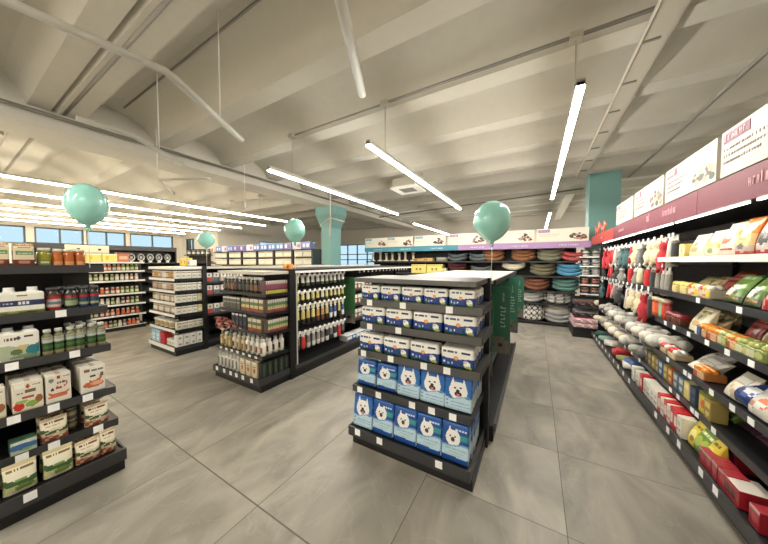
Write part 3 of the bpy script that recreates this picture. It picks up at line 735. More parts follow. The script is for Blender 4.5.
put_on(frJ, TIN, 1.38, .26, .364, 'small brown tin between two snack bags, lower one', 'brown tins'); put_on(frJ, TIN, 1.38, .26, .447, 'small brown tin stacked on the other tin', 'brown tins')
put_on(frJ, BG2, .99, .10, .16, 'cream snack bag on the base tray, cut by the picture edge', 'base tray snack bags')
for i, (kd, s) in enumerate(((BG2, 1.135), (BG2, 1.288), (BG1, 1.425), (BG3, 1.527))):
    put_on(frJ, kd, s, .10, .16, 'cream and green snack bag on the jar run base, %s from the picture edge' % ORD[i], 'base tray snack bags')
    put_on(frJ, kd, s, .215, .16, 'cream and green snack bag in the base second rank, %s from the picture edge' % ORD[i], 'base tray snack bags')
# ================================================================== SMALL GOODS
def sbottle(name, r, h, body, capc, lab=None, n=10, neck=.5, cat='bottle', mat=M_JAR):
    f = bands(body, *(lab or []))
    b = MB().lathe([(r, 0, f), (r, h * .7, body), (r * neck, h * .82, body), (r * neck, h * .86, capc)], n, None, (0, 0), 4)
    c = MB().lathe([(r * neck * 1.25, h * .84, capc), (r * neck * 1.25, h, capc)], n)
    return Kind(name, cat, [('bottle_body', b, mat), ('cap', c, M_CARD)])
def sbox(name, w, d, h, a, c, cat='box', nu=6, nv=8, mat=M_CARD, topc=None, side=None):
    return Kind(name, cat, [(name, MB().rbox(w, d, h, min(.004, w * .1), c, a, side, (lambda u, v: topc) if topc else None, nu, nv), mat)])
def hrow(kinds, fr, s0, step, n, t, z, fmt, group, turn=0, jit=.004, scale=None):
    for i in range(n):
        k = kinds[i % len(kinds)] if isinstance(kinds, list) else kinds
        put_on(fr, k, s0 + step * i + R.uniform(-jit, jit), t, z, fmt % ORD[i], group, 0, turn + R.uniform(-.04, .04), scale)

# ---------------- shampoo end stand (middle)
frC = Frame(-3.885, 1.93, 0)
shelf_unit('end_cap_stand', 'black end stand of shampoo bottles and striped treat boxes', 'shelf stand', frC, 1.02,
    [(1.195, .11), (.955, .11), (.70, .11), (.425, .05)], 1.50, .47, .50, base=(0, .165, .03), cap=(.09, 1.44, 1.478, M_CREAM), lip_h=.03,
    tags={3: [.12, .25, .38, .51, .64, .77, .9], 4: [.1, .28, .43, .56, .7, .88]})
dk = lambda c, l: sbottle('treat_bottle', .034, .205, c, (226, 224, 216), [(.02, .12, l)], neck=.75)
DB = [dk((70, 62, 52), (110, 100, 84)), dk((66, 58, 50), (150, 84, 62)), dk((48, 46, 46), (72, 70, 68)), dk((40, 40, 44), (84, 82, 84))]
hrow([DB[0], DB[0], DB[1], DB[2], DB[3], DB[2]], frC, .08, .088, 10, .16, 1.197, 'dark white-capped bottle, %s from the left, top of the shampoo stand', 'dark white-capped bottles')
def stripe(*cs):
    n = len(cs)
    return lambda u, v: cs[min(n - 1, int(v * n))]
PK = sbox('treat_stick_box', .026, .09, .165, stripe((206, 196, 80), (206, 196, 80), (104, 52, 66), (136, 74, 92), (140, 76, 94), (190, 178, 168), (196, 190, 178)), (96, 60, 70))
GY = sbox('treat_box', .075, .08, .16, art((92, 92, 84), ('r', 0, 1, .55, .62, (140, 140, 130)), ('r', 0, 1, .8, 1, (210, 206, 196))), (92, 92, 84))
ST = sbox('treat_box', .085, .08, .165, stripe((150, 76, 76), (140, 62, 66), (196, 178, 116), (200, 188, 132), (86, 116, 72), (96, 112, 80), (200, 196, 182), (206, 202, 188)), (150, 130, 110), nv=16)
ST2 = sbox('treat_stick_box', .03, .09, .165, stripe((140, 60, 68), (150, 66, 72), (196, 186, 130), (186, 178, 122), (88, 128, 76), (98, 124, 82), (200, 196, 182), (208, 204, 190)), (96, 84, 74), nv=16)
hrow(PK, frC, .985, 0, 1, .14, 1.197, 'magenta treat stick box at the %s corner of the shampoo stand', None, PI / 2) if False else None
for i in range(11): put_on(frC, PK, .955, .145 + .03 * i, 1.197, 'magenta striped stick box, %s along the top side of the shampoo stand' % ORD[i], 'magenta stick boxes', 0, PI / 2)
hrow(GY, frC, .08, .082, 5, .17, .957, 'grey treat box, %s from the left, second row of the shampoo stand', 'grey treat boxes')
hrow(ST, frC, .52, .095, 5, .17, .957, 'green, yellow and red striped box, %s in the second row of the shampoo stand', 'striped treat boxes')
for i in range(9): put_on(frC, ST2, .955, .17 + .034 * i, .957, 'slim striped box, %s along the second side row of the shampoo stand' % ORD[i], 'slim striped boxes', 0, PI / 2)
NV = sbox('treat_pouch', .075, .03, .2, art((44, 48, 62), ('r', .1, .9, .82, 1, (210, 208, 204)), ('r', .2, .8, .3, .5, (70, 80, 100))), (44, 48, 62), 'pouch')
hrow(NV, frC, .30, .085, 4, .14, .702, 'navy treat pouch, %s beside the patterned cloth on the shampoo stand', 'navy treat pouches')
hrow(ST, frC, .66, .095, 3, .17, .702, 'green, yellow and red striped box, %s in the third row of the shampoo stand', 'striped treat boxes')
for i in range(9): put_on(frC, ST2, .955, .17 + .034 * i, .702, 'slim striped box, %s along the third side row of the shampoo stand' % ORD[i], 'slim striped boxes', 0, PI / 2)
# patterned cloth bandana hanging out at the corner
m = MB()
def clothpos(u, v):
    x = -.11 + .22 * u; z = -.2 * v
    return (x + .1 * v + .02 * sin(9 * v), -.02 - .03 * sin(6 * u + 3 * v) - .03 * v, z + .06 * sin(3 * u) - .12 * u * (1 - v))
pt = lambda u, v: (60, 40, 40) if (int(u * 9) + int(v * 7)) % 3 == 0 else ((214, 200, 184) if (int(u * 9) * 2 + int(v * 7)) % 5 == 0 else (186, 110, 98))
m.grid(18, 14, clothpos, pt); m.grid(18, 14, lambda u, v: tuple(a + b for a, b in zip(clothpos(u, v), (0, .004, 0))), pt, True, True)
o = m.build('bandana', M_CLOTH, None, frC.at(.50, -.12, .92), 1.05); tag(o, 'red patterned cloth bandana hanging off the corner of the shampoo stand', 'bandana')
SH1 = sbottle('shampoo_bottle', .036, .2, (198, 180, 130), (224, 222, 214), [(.02, .13, (206, 190, 150)), (.03, .11, (140, 100, 60), .4, .6)])
SH2 = sbottle('shampoo_bottle', .036, .21, (222, 218, 204), (232, 230, 224), [(.02, .14, (226, 222, 208)), (.05, .12, (120, 60, 40), .38, .62)])
SH3 = sbottle('shampoo_bottle', .034, .2, (172, 150, 96), (120, 140, 140), [(.02, .12, (190, 160, 80)), (.03, .1, (210, 200, 170), .38, .62)])
hrow([SH3, SH1, SH3, SH2, SH1, SH1, SH2, SH2, SH2, SH2], frC, .06, .1, 10, .11, .427, 'shampoo bottle, %s from the left, front rank of the sloped tray', 'shampoo bottles')
hrow([SH3, SH3, SH1, SH1, SH2, SH1, SH2, SH2, SH1], frC, .11, .1, 9, .21, .427, 'shampoo bottle, %s from the left, second rank of the sloped tray', 'shampoo bottles')
for i in range(3): put_on(frC, SH2, .955, .2 + .09 * i, .427, 'white shampoo bottle, %s along the side of the sloped tray' % ORD[i], 'shampoo bottles')
WB = sbottle('lotion_bottle', .036, .2, (224, 222, 212), (208, 206, 200), [(.03, .13, (120, 120, 112), .4, .6)])
TB = sbox('lotion_box', .1, .06, .2, art((206, 192, 160), ('r', 0, 1, .85, 1, (226, 220, 206)), ('e', .5, .45, .2, .15, (160, 70, 50)), ('t', .2, .8, .7, .03, (140, 120, 90), 6)), (206, 192, 160), nu=12, nv=14)
DKB = sbox('dark_treat_box', .075, .06, .2, art((38, 42, 36), ('r', .4, .6, .1, .9, (66, 82, 62))), (34, 36, 34))
hrow(WB, frC, .07, .085, 6, .07, .152, 'white lotion bottle, %s from the left on the shampoo stand base', 'white lotion bottles')
hrow(WB, frC, .07, .085, 6, .17, .152, 'white lotion bottle in the second rank, %s from the left on the base', 'white lotion bottles')
hrow(TB, frC, .62, .125, 3, .07, .152, 'tan lotion box, %s after the white lotion bottles', 'tan lotion boxes')
for i in range(5): put_on(frC, DKB, .97, .09 + .085 * i, .152, 'dark upright box, %s along the base side of the shampoo stand' % ORD[i], 'dark upright boxes', 0, PI / 2)

# ---------------- brush aisle run
frB = Frame(-2.85, 2.47, PI / 2)
LB = 3.9
e = empty('gondola_run', 'black pegboard run with hanging brush and toy packs', 'shelf run', (-2.85, 2.47, 0), PI / 2)
bx(0, LB, .48, .52, .1, 1.48).build('back_panel', M_BLACK, e); bx(0, LB, .0, 1.0, 0, .1).build('plinth', M_BLACK, e)
bx(0, LB, .0, 1.0, .1, .165).build('base_tray', M_BLACK, e); bx(0, LB, -.012, 0, .12, .17).build('price_rail', M_RAIL, e)
bx(0, LB, .03, 1.0, 1.475, 1.50).build('top_board', M_BLACK, e); bx(.02, LB, .0, .035, 1.445, 1.478).build('light_strip', M_WHITE, e)
bx(.0, LB, .97, 1.0, 1.5, 1.53).build('edge_rail', M_CREAM, e)
bx(-.02, .03, -.0, .05, 0, 1.5).build('upright', M_BLACK, e)
bx(.035, .055, .0, .04, .17, 1.44).build('corner_trim', M_CREAM, e)
for s in (1.3, 2.6, LB - .05): bx(s - .02, s + .02, .44, .5, .1, 1.48).build('upright', M_BLACK, e)
def pegs(e, ss, t0, t1, zs, r=.004):
    for z in zs:
        for s in ss:
            h = bx(s - r, s + r, t0, t1, z - r, z + r).build('peg_hook', M_CHROME, e)
            bx(s - .022, s + .022, t0 - .003, t0, z - .018, z + .022).build('price_tag', M_TAG, h)
SS = [.14 + .102 * i for i in range(11)]
pegs(e, SS, .06, .48, [1.415, 1.175, .975, .585])
pegs(e, [1.62 + .15 * i for i in range(15)], .06, .48, [1.415])
def hang(name, cat, w, h, cardc, fn, d=.03, mat=M_CARD, round_=True, card=.25):
    """blister or plush on a card with a hang hole; origin at the hook"""
    c = MB().box(-w / 2, w / 2, -.002, .002, -h * card, .0, cardc)
    b = MB()
    if round_:
        b.lathe([(.002, -h, fn), (w * .42, -h * .97, fn), (w * .48, -h * .7, fn), (w * .42, -h * (card + .1), fn), (w * .2, -h * card * .95, fn)], 10, None, (0, 0), 3, 1, d / w * 1.0 if d < w else .9)
    else:
        b.grid(8, 10, lambda u, v: ((u - .5) * w, -d * (1 - (2 * u - 1) ** 4), -h + v * h * (1 - card)), fn); b.grid(1, 1, lambda u, v: ((u - .5) * w, .003, -h + v * h * (1 - card)), fn, False, True)
    return Kind(name, cat, [('hang_card', c, M_CARD), ('pack_body', b, mat)])
def vb(*st): # colour bands by relative height for lathe bodies
    return lambda u, z: next((c for a, c in st if z <= a), st[-1][1])
H1 = [hang('brush_pack', 'brush pack', .075, .165, (222, 220, 212), vb((-.11, c1), (-.06, c2), (0, (214, 212, 204)))) for c1, c2 in (((70, 80, 56), (196, 200, 150)), ((60, 58, 54), (200, 200, 192)), ((96, 110, 70), (216, 214, 204)), ((44, 44, 44), (206, 204, 196)))]
hrow([H1[0], H1[1], H1[2], H1[3], H1[3], H1[2]], frB, SS[0], .102, 11, .1, 1.41, 'white carded brush pack, %s along the top peg row', 'top row brush packs')
H2 = [hang('brush_pack', 'brush pack', .07, .16, (226, 222, 206), vb((-.12, c1), (-.05, c2), (0, (220, 216, 200)))) for c1, c2 in (((150, 150, 70), (216, 204, 130)), ((58, 54, 48), (206, 190, 110)), ((90, 84, 60), (220, 214, 180)))]
hrow(H2, frB, SS[0], .102, 11, .1, 1.17, 'yellow carded brush pack, %s along the second peg row', 'second row brush packs')
H3 = [hang('brush_pack', 'brush pack', .072, .3, (224, 218, 196), vb((-.2, c1), (-.1, c2), (0, (216, 206, 170)))) for c1, c2 in (((30, 30, 30), (216, 200, 120)), ((40, 36, 34), (206, 180, 110)), ((110, 62, 44), (200, 150, 100)), ((226, 226, 228), (70, 100, 150)))]
hrow([H3[0], H3[0], H3[1], H3[0], H3[2], H3[2], H3[1], H3[3], H3[3], H3[1], H3[3]], frB, SS[0], .102, 11, .1, .97, 'long carded grooming tool, %s along the third peg row', 'third row grooming tools')
H4 = [hang('toy_pack', 'toy pack', .085, .27, (216, 214, 208), vb((-.18, c1), (-.08, c2), (0, (200, 198, 190)))) for c1, c2 in (((196, 48, 44), (206, 60, 52)), ((190, 184, 176), (120, 112, 104)), ((214, 210, 204), (150, 148, 144)), ((36, 36, 38), (110, 108, 106)), ((226, 224, 220), (60, 60, 62)))]
hrow([H4[3], H4[0], H4[1], H4[2], H4[2], H4[1], H4[4], H4[3], H4[4], H4[0], H4[3]], frB, SS[0], .102, 11, .1, .58, 'carded toy pack, %s along the lowest peg row', 'lowest row toy packs')
BWB = sbox('litter_box', .26, .2, .1, art((40, 84, 140), ('r', 0, .5, .3, .9, (226, 228, 228)), ('r', .6, .95, .4, .8, (220, 224, 228))), (220, 222, 222), nu=16, nv=10, topc=(214, 216, 214))
for i in range(4): put_on(frB, BWB, 1.35 + .3 * i, .14, .165, 'flat blue and white box, %s on the base of the brush run' % ORD[i], 'flat blue boxes')
for zz in (.52, .8, 1.08):
    s = bx(1.5, LB - .06, .1, .48, zz - .02, zz).build('shelf', M_BLACK, e); bx(1.5, LB - .06, .09, .1, zz - .035, zz + .005).build('price_rail', M_RAIL, s)
CB = [sbox('treat_carton', .11, .1, .17, art(c, ('r', 0, 1, .6, 1, (224, 220, 210)), ('e', .5, .35, .3, .2, (226, 214, 200))), c, nu=8) for c in ((150, 78, 62), (120, 110, 84), (196, 190, 176))]
for zz, nm in ((.52, 'lower'), (.8, 'middle'), (1.08, 'upper')):
    hrow(CB, frB, 1.58, .125, 5, .17, zz + .002, 'small treat carton, %s past the bright green divider, ' + nm + ' shelf', 'cartons past the green divider')
CAPB = sbox('orange_box', .1, .08, .07, art((226, 150, 44), ('r', .1, .5, .4, .9, (246, 206, 120)), ('e', .7, .4, .2, .3, (150, 70, 30))), (222, 140, 40), nu=8)
CAPB.put((-3.0, 2.5, 1.502), (0, 0, .3), 'small orange box lying on top of the brush run beside a balloon string', None)

# ---------------- end stand of jars with white shelf lips
frD = Frame(-6.24, 1.99, 0)
shelf_unit('end_cap_stand', 'far black end stand with white shelf lips and cat food cartons', 'shelf stand', frD, 1.0,
    [(1.31, .03), (1.105, .03), (.90, .03), (.70, .02), (.435, .02)], 1.53, .47, .5, base=(0, .15, .03), cap=(.03, 1.47, 1.515, M_WHITE), rail={0: M_WHITE, 1: M_WHITE, 2: M_WHITE, 3: M_WHITE, 4: M_WHITE, 5: M_WHITE}, lip_h=.035)
def fj(c, l): return sbottle('food_jar', .036, .13, c, (190, 180, 160), [(.02, .09, l)], 8, .8, 'jar')
FJ = [fj((120, 80, 50), (206, 190, 160)), fj((178, 110, 50), (196, 150, 90)), fj((150, 120, 100), (190, 160, 140)), fj((170, 160, 140), (222, 216, 200)), fj((96, 70, 56), (170, 140, 120))]
WC = sbox('food_carton', .075, .06, .13, art((222, 218, 204), ('r', .15, .85, .3, .5, (180, 170, 150)), ('t', .1, .9, .8, .05, (130, 120, 100), 5)), (220, 216, 204))
YC = sbox('food_carton', .075, .06, .13, art((206, 196, 140), ('r', .15, .85, .3, .5, (226, 222, 200))), (206, 198, 150))
pal = [[FJ[0], FJ[1], FJ[1], FJ[0], FJ[2], FJ[3], FJ[3]], [FJ[2], FJ[2], FJ[4], FJ[2], FJ[2], FJ[3], FJ[3]], [FJ[0], FJ[3], FJ[3], FJ[2], FJ[3]], [FJ[3], FJ[3], FJ[2]]]
rn = ['top', 'second', 'third', 'fourth']
for r_, z in enumerate((1.31, 1.105, .90, .70)):
    hrow(pal[r_], frD, .06, .082, 11, .1, z + .002, 'small food jar, %s from the left, ' + rn[r_] + ' row of the white-lipped stand', 'small food jars')
    for i in range(5): put_on(frD, YC if (i == 4 and r_ > 1) else WC, .95, .1 + .082 * i, z + .002, 'small white carton, %s along the %s side row of the white-lipped stand' % (ORD[i], rn[r_]), 'side row cartons', 0, PI / 2)
TUBW = sbottle('food_tub', .07, .13, (206, 196, 170), (226, 222, 210), [(.03, .08, (170, 150, 110))], 12, .92, 'tub')
hrow(TUBW, frD, .12, .19, 4, .13, .437, 'cream tub, %s from the left on the white-lipped stand', 'cream tubs')
for i in range(5): put_on(frD, WC, .95, .1 + .082 * i, .437, 'small white carton, %s along the fifth side row of the white-lipped stand' % ORD[i], 'side row cartons', 0, PI / 2)
BLP = sbox('litter_pack', .17, .12, .22, art((150, 190, 210), ('r', .1, .9, .5, .7, (210, 226, 232)), ('e', .5, .3, .3, .15, (226, 232, 232))), (150, 190, 210), nu=10, nv=10)
RDP = sbox('litter_pack', .17, .12, .2, art((196, 46, 48), ('e', .5, .5, .3, .25, (170, 30, 40))), (196, 46, 48), nu=8, nv=8)
hrow(BLP, frD, .1, .18, 2, .1, .137, 'pale blue pack, %s from the left on the white-lipped stand base', 'pale blue packs')
put_on(frD, RDP, .47, .1, .137, 'red pack on the base of the white-lipped stand', None)
WCB = sbox('white_carton', .09, .11, .105, art((228, 226, 218), ('r', .2, .8, .3, .6, (196, 196, 192)), ('e', .5, .5, .15, .15, (120, 120, 120))), (226, 224, 216))
hrow(WCB, frD, .62, .1, 4, .12, .137, 'white carton on the base front, %s after the red pack', 'white base cartons')
for lv in range(2):
    for i in range(4): put_on(frD, WCB, .94, .1 + .1 * i, .137 + .107 * lv, 'white carton, %s along the base side, %s layer' % (ORD[i], ['lower', 'upper'][lv]), 'white base cartons', 0, PI / 2)
frD2 = Frame(-5.25, 2.52, PI / 2)
shelf_unit('gondola_run', 'black aisle run behind the white-lipped stand', 'shelf run', frD2, 3.6, [(1.22, .08), (.98, .08), (.62, .05)], 1.53, .47, .5, base=(0, .15, .03), cap=(.03, 1.47, 1.51, M_CREAM), lip_h=.03)
WP = [sbox('food_pack', .1, .06, .17, art((224, 218, 208), ('r', 0, 1, .0, .45, c), ('e', .5, .7, .2, .12, (120, 110, 100))), (220, 214, 204)) for c in ((176, 70, 62), (90, 100, 104), (196, 170, 150))]
for z, nm in ((1.22, 'top'), (.98, 'second'), (.62, 'third')):
    hrow(WP, frD2, .12, .13, 6, .16, z + .002, 'small food pack, %s along the ' + nm + ' shelf behind the white-lipped stand', 'packs behind the white-lipped stand')
BigP = sbox('food_pack', .16, .08, .24, art((224, 218, 208), ('r', 0, 1, 0, .3, (190, 60, 54)), ('e', .5, .55, .3, .2, (196, 150, 120))), (220, 214, 204), nu=10, nv=10)
YB = sbox('yellow_box', .12, .1, .14, art((232, 206, 96), ('r', .35, .6, .3, .6, (206, 120, 40)), ('r', 0, 1, .8, 1, (240, 226, 160))), (232, 206, 96), topc=(236, 220, 150))
for i in range(2): put_on(frD, YB, .62 + .13 * i, .35, 1.532, 'yellow box, %s of two on top of the white-lipped stand' % ORD[i], 'yellow boxes on the stand')
put_on(frD, WCB, .84, .38, 1.532, 'small white carton on the stand top beside the yellow boxes', None)

# ---------------- hall wall run with rows of coloured bottles
frA = Frame(-8.35, -.55, PI / 2)
shelf_unit('gondola_run', 'far black wall run with six white-lipped rows of coloured bottles', 'shelf run', frA, 3.18,
    [(1.39, .0), (1.165, .0), (.86, .0), (.61, .0), (.355, .0)], 1.60, .45, .48, base=(0, .10, .02), cap=(.0, 1.565, 1.60, M_WHITE), rail={k: M_WHITE for k in range(6)}, lip_h=.03, posts=(0, 3.16))
def cb(c, l, cap=(200, 190, 170)): return sbottle('sauce_bottle', .034, .155, c, cap, [(.03, .09, l)], 8, .6)
RC = [cb((176, 76, 56), (216, 200, 180)), cb((196, 110, 70), (226, 214, 196)), cb((206, 190, 170), (226, 222, 210)), cb((140, 150, 80), (214, 214, 180)), cb((110, 130, 70), (190, 196, 150)), cb((96, 84, 66), (200, 190, 170)), cb((206, 96, 60), (214, 120, 80))]
rows = [(1.39, 2.5, 8, [RC[1], RC[0], RC[5], RC[1], RC[3], RC[3], RC[4], RC[4]], 'top'), (1.165, 1.85, 15, [RC[2], RC[2], RC[2], RC[1], RC[2], RC[3], RC[4], RC[2], RC[3], RC[4]], 'second'), (.86, 2.36, 9, [RC[0], RC[6], RC[0], RC[0], RC[1], RC[3], RC[4], RC[3], RC[3]], 'third'),
        (.61, 2.36, 9, [RC[1], RC[2], RC[2], RC[4], RC[2], RC[5], RC[0], RC[4], RC[4]], 'fourth'), (.355, 2.0, 13, [RC[2], RC[2], RC[2], RC[4], RC[5], RC[0], RC[0], RC[1], RC[6], RC[6], RC[6], RC[0], RC[6]], 'fifth'), (.10, 2.4, 9, [RC[0], RC[6], RC[5], RC[4], RC[2], RC[5], RC[6], RC[6], RC[0]], 'bottom')]
for z, s0, n, ks, nm in rows:
    hrow(ks, frA, s0, (3.12 - s0) / n, n, .06, z + .002 - (.015 if z == .10 else 0), 'small coloured bottle, %s along the ' + nm + ' row of the far wall run', 'coloured bottle rows')
YBX = sbox('yellow_food_box', .24, .2, .18, art((236, 218, 120), ('r', .2, .45, .3, .7, (226, 186, 60)), ('r', 0, 1, .85, 1, (240, 234, 206))), (236, 218, 130), nu=10)
CRX = sbox('cream_food_box', .3, .2, .18, art((238, 230, 200), ('e', .5, .5, .08, .2, (80, 66, 50)), ('r', 0, 1, 0, .15, (206, 190, 150))), (236, 228, 200), nu=12)
hrow(YBX, frA, 2.1, .245, 3, .16, 1.602, 'yellow food box, %s in the row on top of the far wall run', 'yellow food boxes')
hrow(CRX, frA, 2.12, .31, 2, .16, 1.784, 'cream food box, %s stacked over the yellow boxes', 'cream food boxes')
BRX = sbox('brown_food_box', .2, .18, .22, art((190, 120, 90), ('r', .1, .9, .3, .6, (214, 180, 150)), ('r', 0, 1, .85, 1, (120, 70, 50))), (180, 112, 84), nu=8)
put_on(frA, BRX, 2.82, .16, 1.602, 'brown food box at the end of the yellow boxes', None)
frA2 = Frame(-8.35, 2.72, PI / 2)
shelf_unit('gondola_run', 'dark continuation of the far wall run beside the white-lipped stand', 'shelf run', frA2, 1.6, [(1.35, .05), (1.1, .05), (.85, .05), (.6, .05), (.35, .05)], 1.58, .45, .48, base=(0, .1, .02), lip_h=.02, cap=(.02, 1.55, 1.58, M_BLACK))
# tall black unit with round discs
e = empty('display_cabinet', 'tall black display cabinet with a row of round silver discs', 'display cabinet', (-11.0, 1.2, 0), PI / 2)
bx(0, 3.15, .3, .36, 0, 2.1).build('back_panel', M_BLACK, e); bx(0, 3.15, -.02, .3, 1.96, 2.1).build('top_fascia', M_RAIL, e); bx(0, 3.15, 0, .3, 0, 1.58).build('cabinet_body', M_BLACK, e)
for s in (0, 3.11): bx(s, s + .04, 0, .3, 1.58, 1.96).build('side_panel', M_BLACK, e)
frE = Frame(-11.0, 1.2, PI / 2)
db = MB().lathe([(.002, 0, (160, 160, 158)), (.03, .004, (60, 60, 62)), (.05, .012, (170, 170, 168)), (.07, .016, (50, 50, 52)), (.085, .02, (190, 190, 188)), (.085, .0, (90, 90, 90))], 20)
for q in range(len(db.v)):
    x, y, z = db.v[q]; db.v[q] = (x, -z, y + .1)
ft = MB().box(-.03, .03, -.03, .03, 0, .03, (210, 208, 200))
DISC = Kind('pet_bowl', 'bowl', [('bowl_dish', db, M_JAR), ('stand_foot', ft, M_CARD)])
for i in range(6): put_on(frE, DISC, 1.75 + .235 * i, .12, 1.60 if False else 1.58, 'round silver disc, %s along the black display cabinet' % ORD[i], 'round silver discs', 0, 0, (1.25, 1, 1.7))
# small dark shelf by the far windows
frF = Frame(-15.2, 6.3, .3)
shelf_unit('shelf_rack', 'small dark rack below the far hall windows', 'rack', frF, 1.5, [(1.95, .02), (1.62, .02)], 2.25, .3, .33, lip_h=.02, base=(0, .1, .02))
DJR = sbottle('dark_jar', .08, .22, (60, 66, 62), (150, 150, 146), [(.05, .14, (190, 190, 180))], 8, .8, 'jar')
hrow(DJR, frF, .2, .28, 5, .15, 1.952, 'dark jar, %s on the rack below the far windows', 'dark jars on the far rack')
# long shelving with blue packs on top
frG = Frame(-13.0, 6.62, 0)
ug = shelf_unit('wall_shelving', 'long black shelving with white boxes and blue packs on top', 'shelving', frG, 6.3, [(1.78, .02), (1.48, .02), (1.1, .02)], 2.06, .36, .39, posts=[1.05 * k for k in range(7)], base=(0, .1, .02), cap=(0, 2.02, 2.06, M_BLACK), lip_h=.02)
for k in range(1, 6): bx(1.05 * k - .05, 1.05 * k + .05, .02, .36, .1, 2.02).build('divider', M_BLACK, ug)
bx(6.24, 6.32, .0, .36, .1, 2.05).build('end_panel', plain('dark_teal_panel', (40, 66, 66), .5), ug)
WX = sbox('white_litter_box', .42, .25, .24, art((232, 228, 212), ('t', .1, .9, .8, .03, (190, 180, 150), 7), ('r', .05, .95, .0, .12, (206, 196, 160))), (230, 226, 212), nu=10)
for z, nm in ((1.782, 'upper'), (1.482, 'lower')):
    n = 0
    for b_ in range(6):
        for q in range(2):
            n += 1; put_on(frG, WX, 1.05 * b_ + .3 + .46 * q, .17, z, 'white box, %s along the %s row of the long shelving' % (ORD[n - 1], nm), 'white boxes of the long shelving')
BP = [sbox('paper_pack', .42, .24, .25, art(c, ('e', .3, .5, .14, .25, (226, 226, 236)), ('r', .55, .9, .3, .7, d)), c, nu=12, mat=M_FILM) for c, d in (((110, 130, 196), (200, 206, 232)), ((130, 110, 176), (80, 96, 170)), ((214, 214, 230), (170, 110, 150)), ((84, 130, 196), (226, 230, 236)))]
hrow([BP[0], BP[2], BP[0], BP[1], BP[1], BP[2], BP[0], BP[3], BP[3], BP[3], BP[1], BP[2], BP[0]], frG, .28, .47, 13, .17, 2.062, 'blue and lilac pack, %s along the top of the long shelving', 'packs on the long shelving')
o = bx(-.16, .16, 0, .02, -.12, .12).build('notice_sign', M_SIGN, None, (-13.9, 6.978, 2.2)); tag(o, 'small red and white notice on the beige wall', 'sign'); o.data.materials[0] = M_TAG
m = MB()
for k, (x, z, w_, h_) in enumerate(((-.1, .0, .08, .16), (.03, .0, .08, .16))): m.box(x, x + w_, -.004, -.0005, z - .08, z + .08, (190, 60, 54))
m.build('printed_symbol', M_SIGN, o)
# ================================================================== AISLE WALL (dog treats and toys)
def yx(px, X):
    """distance along the aisle of a point on the plane x = X, from its bearing"""
    k = (px - 384) / 262.; y_ = rad(30.1)
    return X * (cos(y_) + sin(y_) * k) / (-sin(y_) + cos(y_) * k)
YFAR, YMID, YNEAR = 6.80, 3.88, 1.5
frR = Frame(1.02, YMID, -PI / 2); frT = Frame(1.02, YFAR, -PI / 2)
WN_, WF_ = YMID - YNEAR, YFAR - YMID
def SN(px, t): return YMID - yx(px, 1.02 + t)
def SF(px, t): return YFAR - yx(px, 1.02 + t)
tg = {1: [SN(x, .1) for x in (742, 700)], 2: [SN(x, .1) for x in (668, 677, 692, 711, 732, 757)], 3: [SN(x, .1) for x in (672, 690, 695, 718, 740, 760)], 4: [SN(x, .1) for x in (676, 684, 699, 704, 722)], 5: [SN(x, 0) for x in (662, 675, 687, 711, 727)]}
shelf_unit('wall_shelving', 'tall black aisle shelving full of dog treat pouches under the magenta header', 'shelving', frR, WN_,
    [(1.64, .10), (1.312, .10), (1.012, .10), (.672, .10), (.415, .10)], 2.15, .62, .65, base=(0, .17, .05), rail={0: M_WHITE, 1: M_RAIL, 2: M_RAIL, 3: M_RAIL, 4: M_RAIL, 5: M_RAIL}, lip_h=.04, posts=(0, WN_), tags=tg, ends=False)
toyu = shelf_unit('wall_shelving', 'tall black aisle shelving hung with plush dog toys', 'shelving', frT, WF_ - .01,
    [(1.312, .10), (.672, .10), (.415, .10)], 2.15, .62, .65, base=(0, .17, .05), lip_h=.04, posts=(0, 1.4, WF_ - .03), ends=False,
    tags={0: [.3 + .2 * k for k in range(13)], 1: [.4 + .3 * k for k in range(8)], 2: [.4 + .3 * k for k in range(8)], 3: [.3 + .25 * k for k in range(10)]})
bx(.0, .03, .1, .6, 0, 2.1).build('end_panel', M_BLACK, toyu)
# header canopy with its lit strip, sign boards stand on it
MG, RO = (116, 42, 60), (176, 54, 44)
e = empty('header_canopy', 'long magenta header canopy with lit strip above the aisle shelving', 'header', (1.12, 7.75, 1.985), -PI / 2)
def strokes(m, x0, z0, w, h, n, seed, c, y=-.004):
    """word of little strokes, too small in the photograph to spell"""
    r_ = random.Random(seed); x = x0; st = w / n
    for i in range(n):
        ww = st * (.45 + .3 * r_.random()); k = r_.randint(0, 3)
        m.box(x, x + st * .18, y, y + .0035, z0, z0 + h * (1.3 if k == 1 else 1), c)
        if k != 1: m.box(x, x + ww, y, y + .0035, z0 + h * (.8 if k == 0 else .4), z0 + h * (1 if k == 0 else .58), c)
        if k > 1: m.box(x + ww - st * .18, x + ww, y, y + .0035, z0, z0 + h, c)
        x += st
segs = [(0, 1.95, RO, [(1.0, 4, .05)]), (1.955, 4.62, MG, [(.35, 9, .035), (1.55, 3, .07), (2.0, 9, .05)]), (4.625, 6.3, MG, [(.6, 9, .05)])]
for i, (a, bb, c, tx) in enumerate(segs):
    f = bx(a, bb, 0, .03, 0, .195); 
    for q in range(len(f.c)): f.c[q] = c
    o = f.build('header_panel', M_SIGN, e)
    for k, (s, n, h) in enumerate(tx):
        m = MB(); strokes(m, a + s, .08, n * .035, h, n, 5 * i + k, (222, 178, 184)); m.build('lettering', M_SIGN, o)
bx(.1, 6.3, .03, .53, -.0, .02).build('canopy_board', M_BLACK, e)
for k in range(5):
    a = .9 + 1.08 * k; bx(a, a + 1.0, .035, .047, -.013, -.001).build('light_strip', M_STRIP, e)
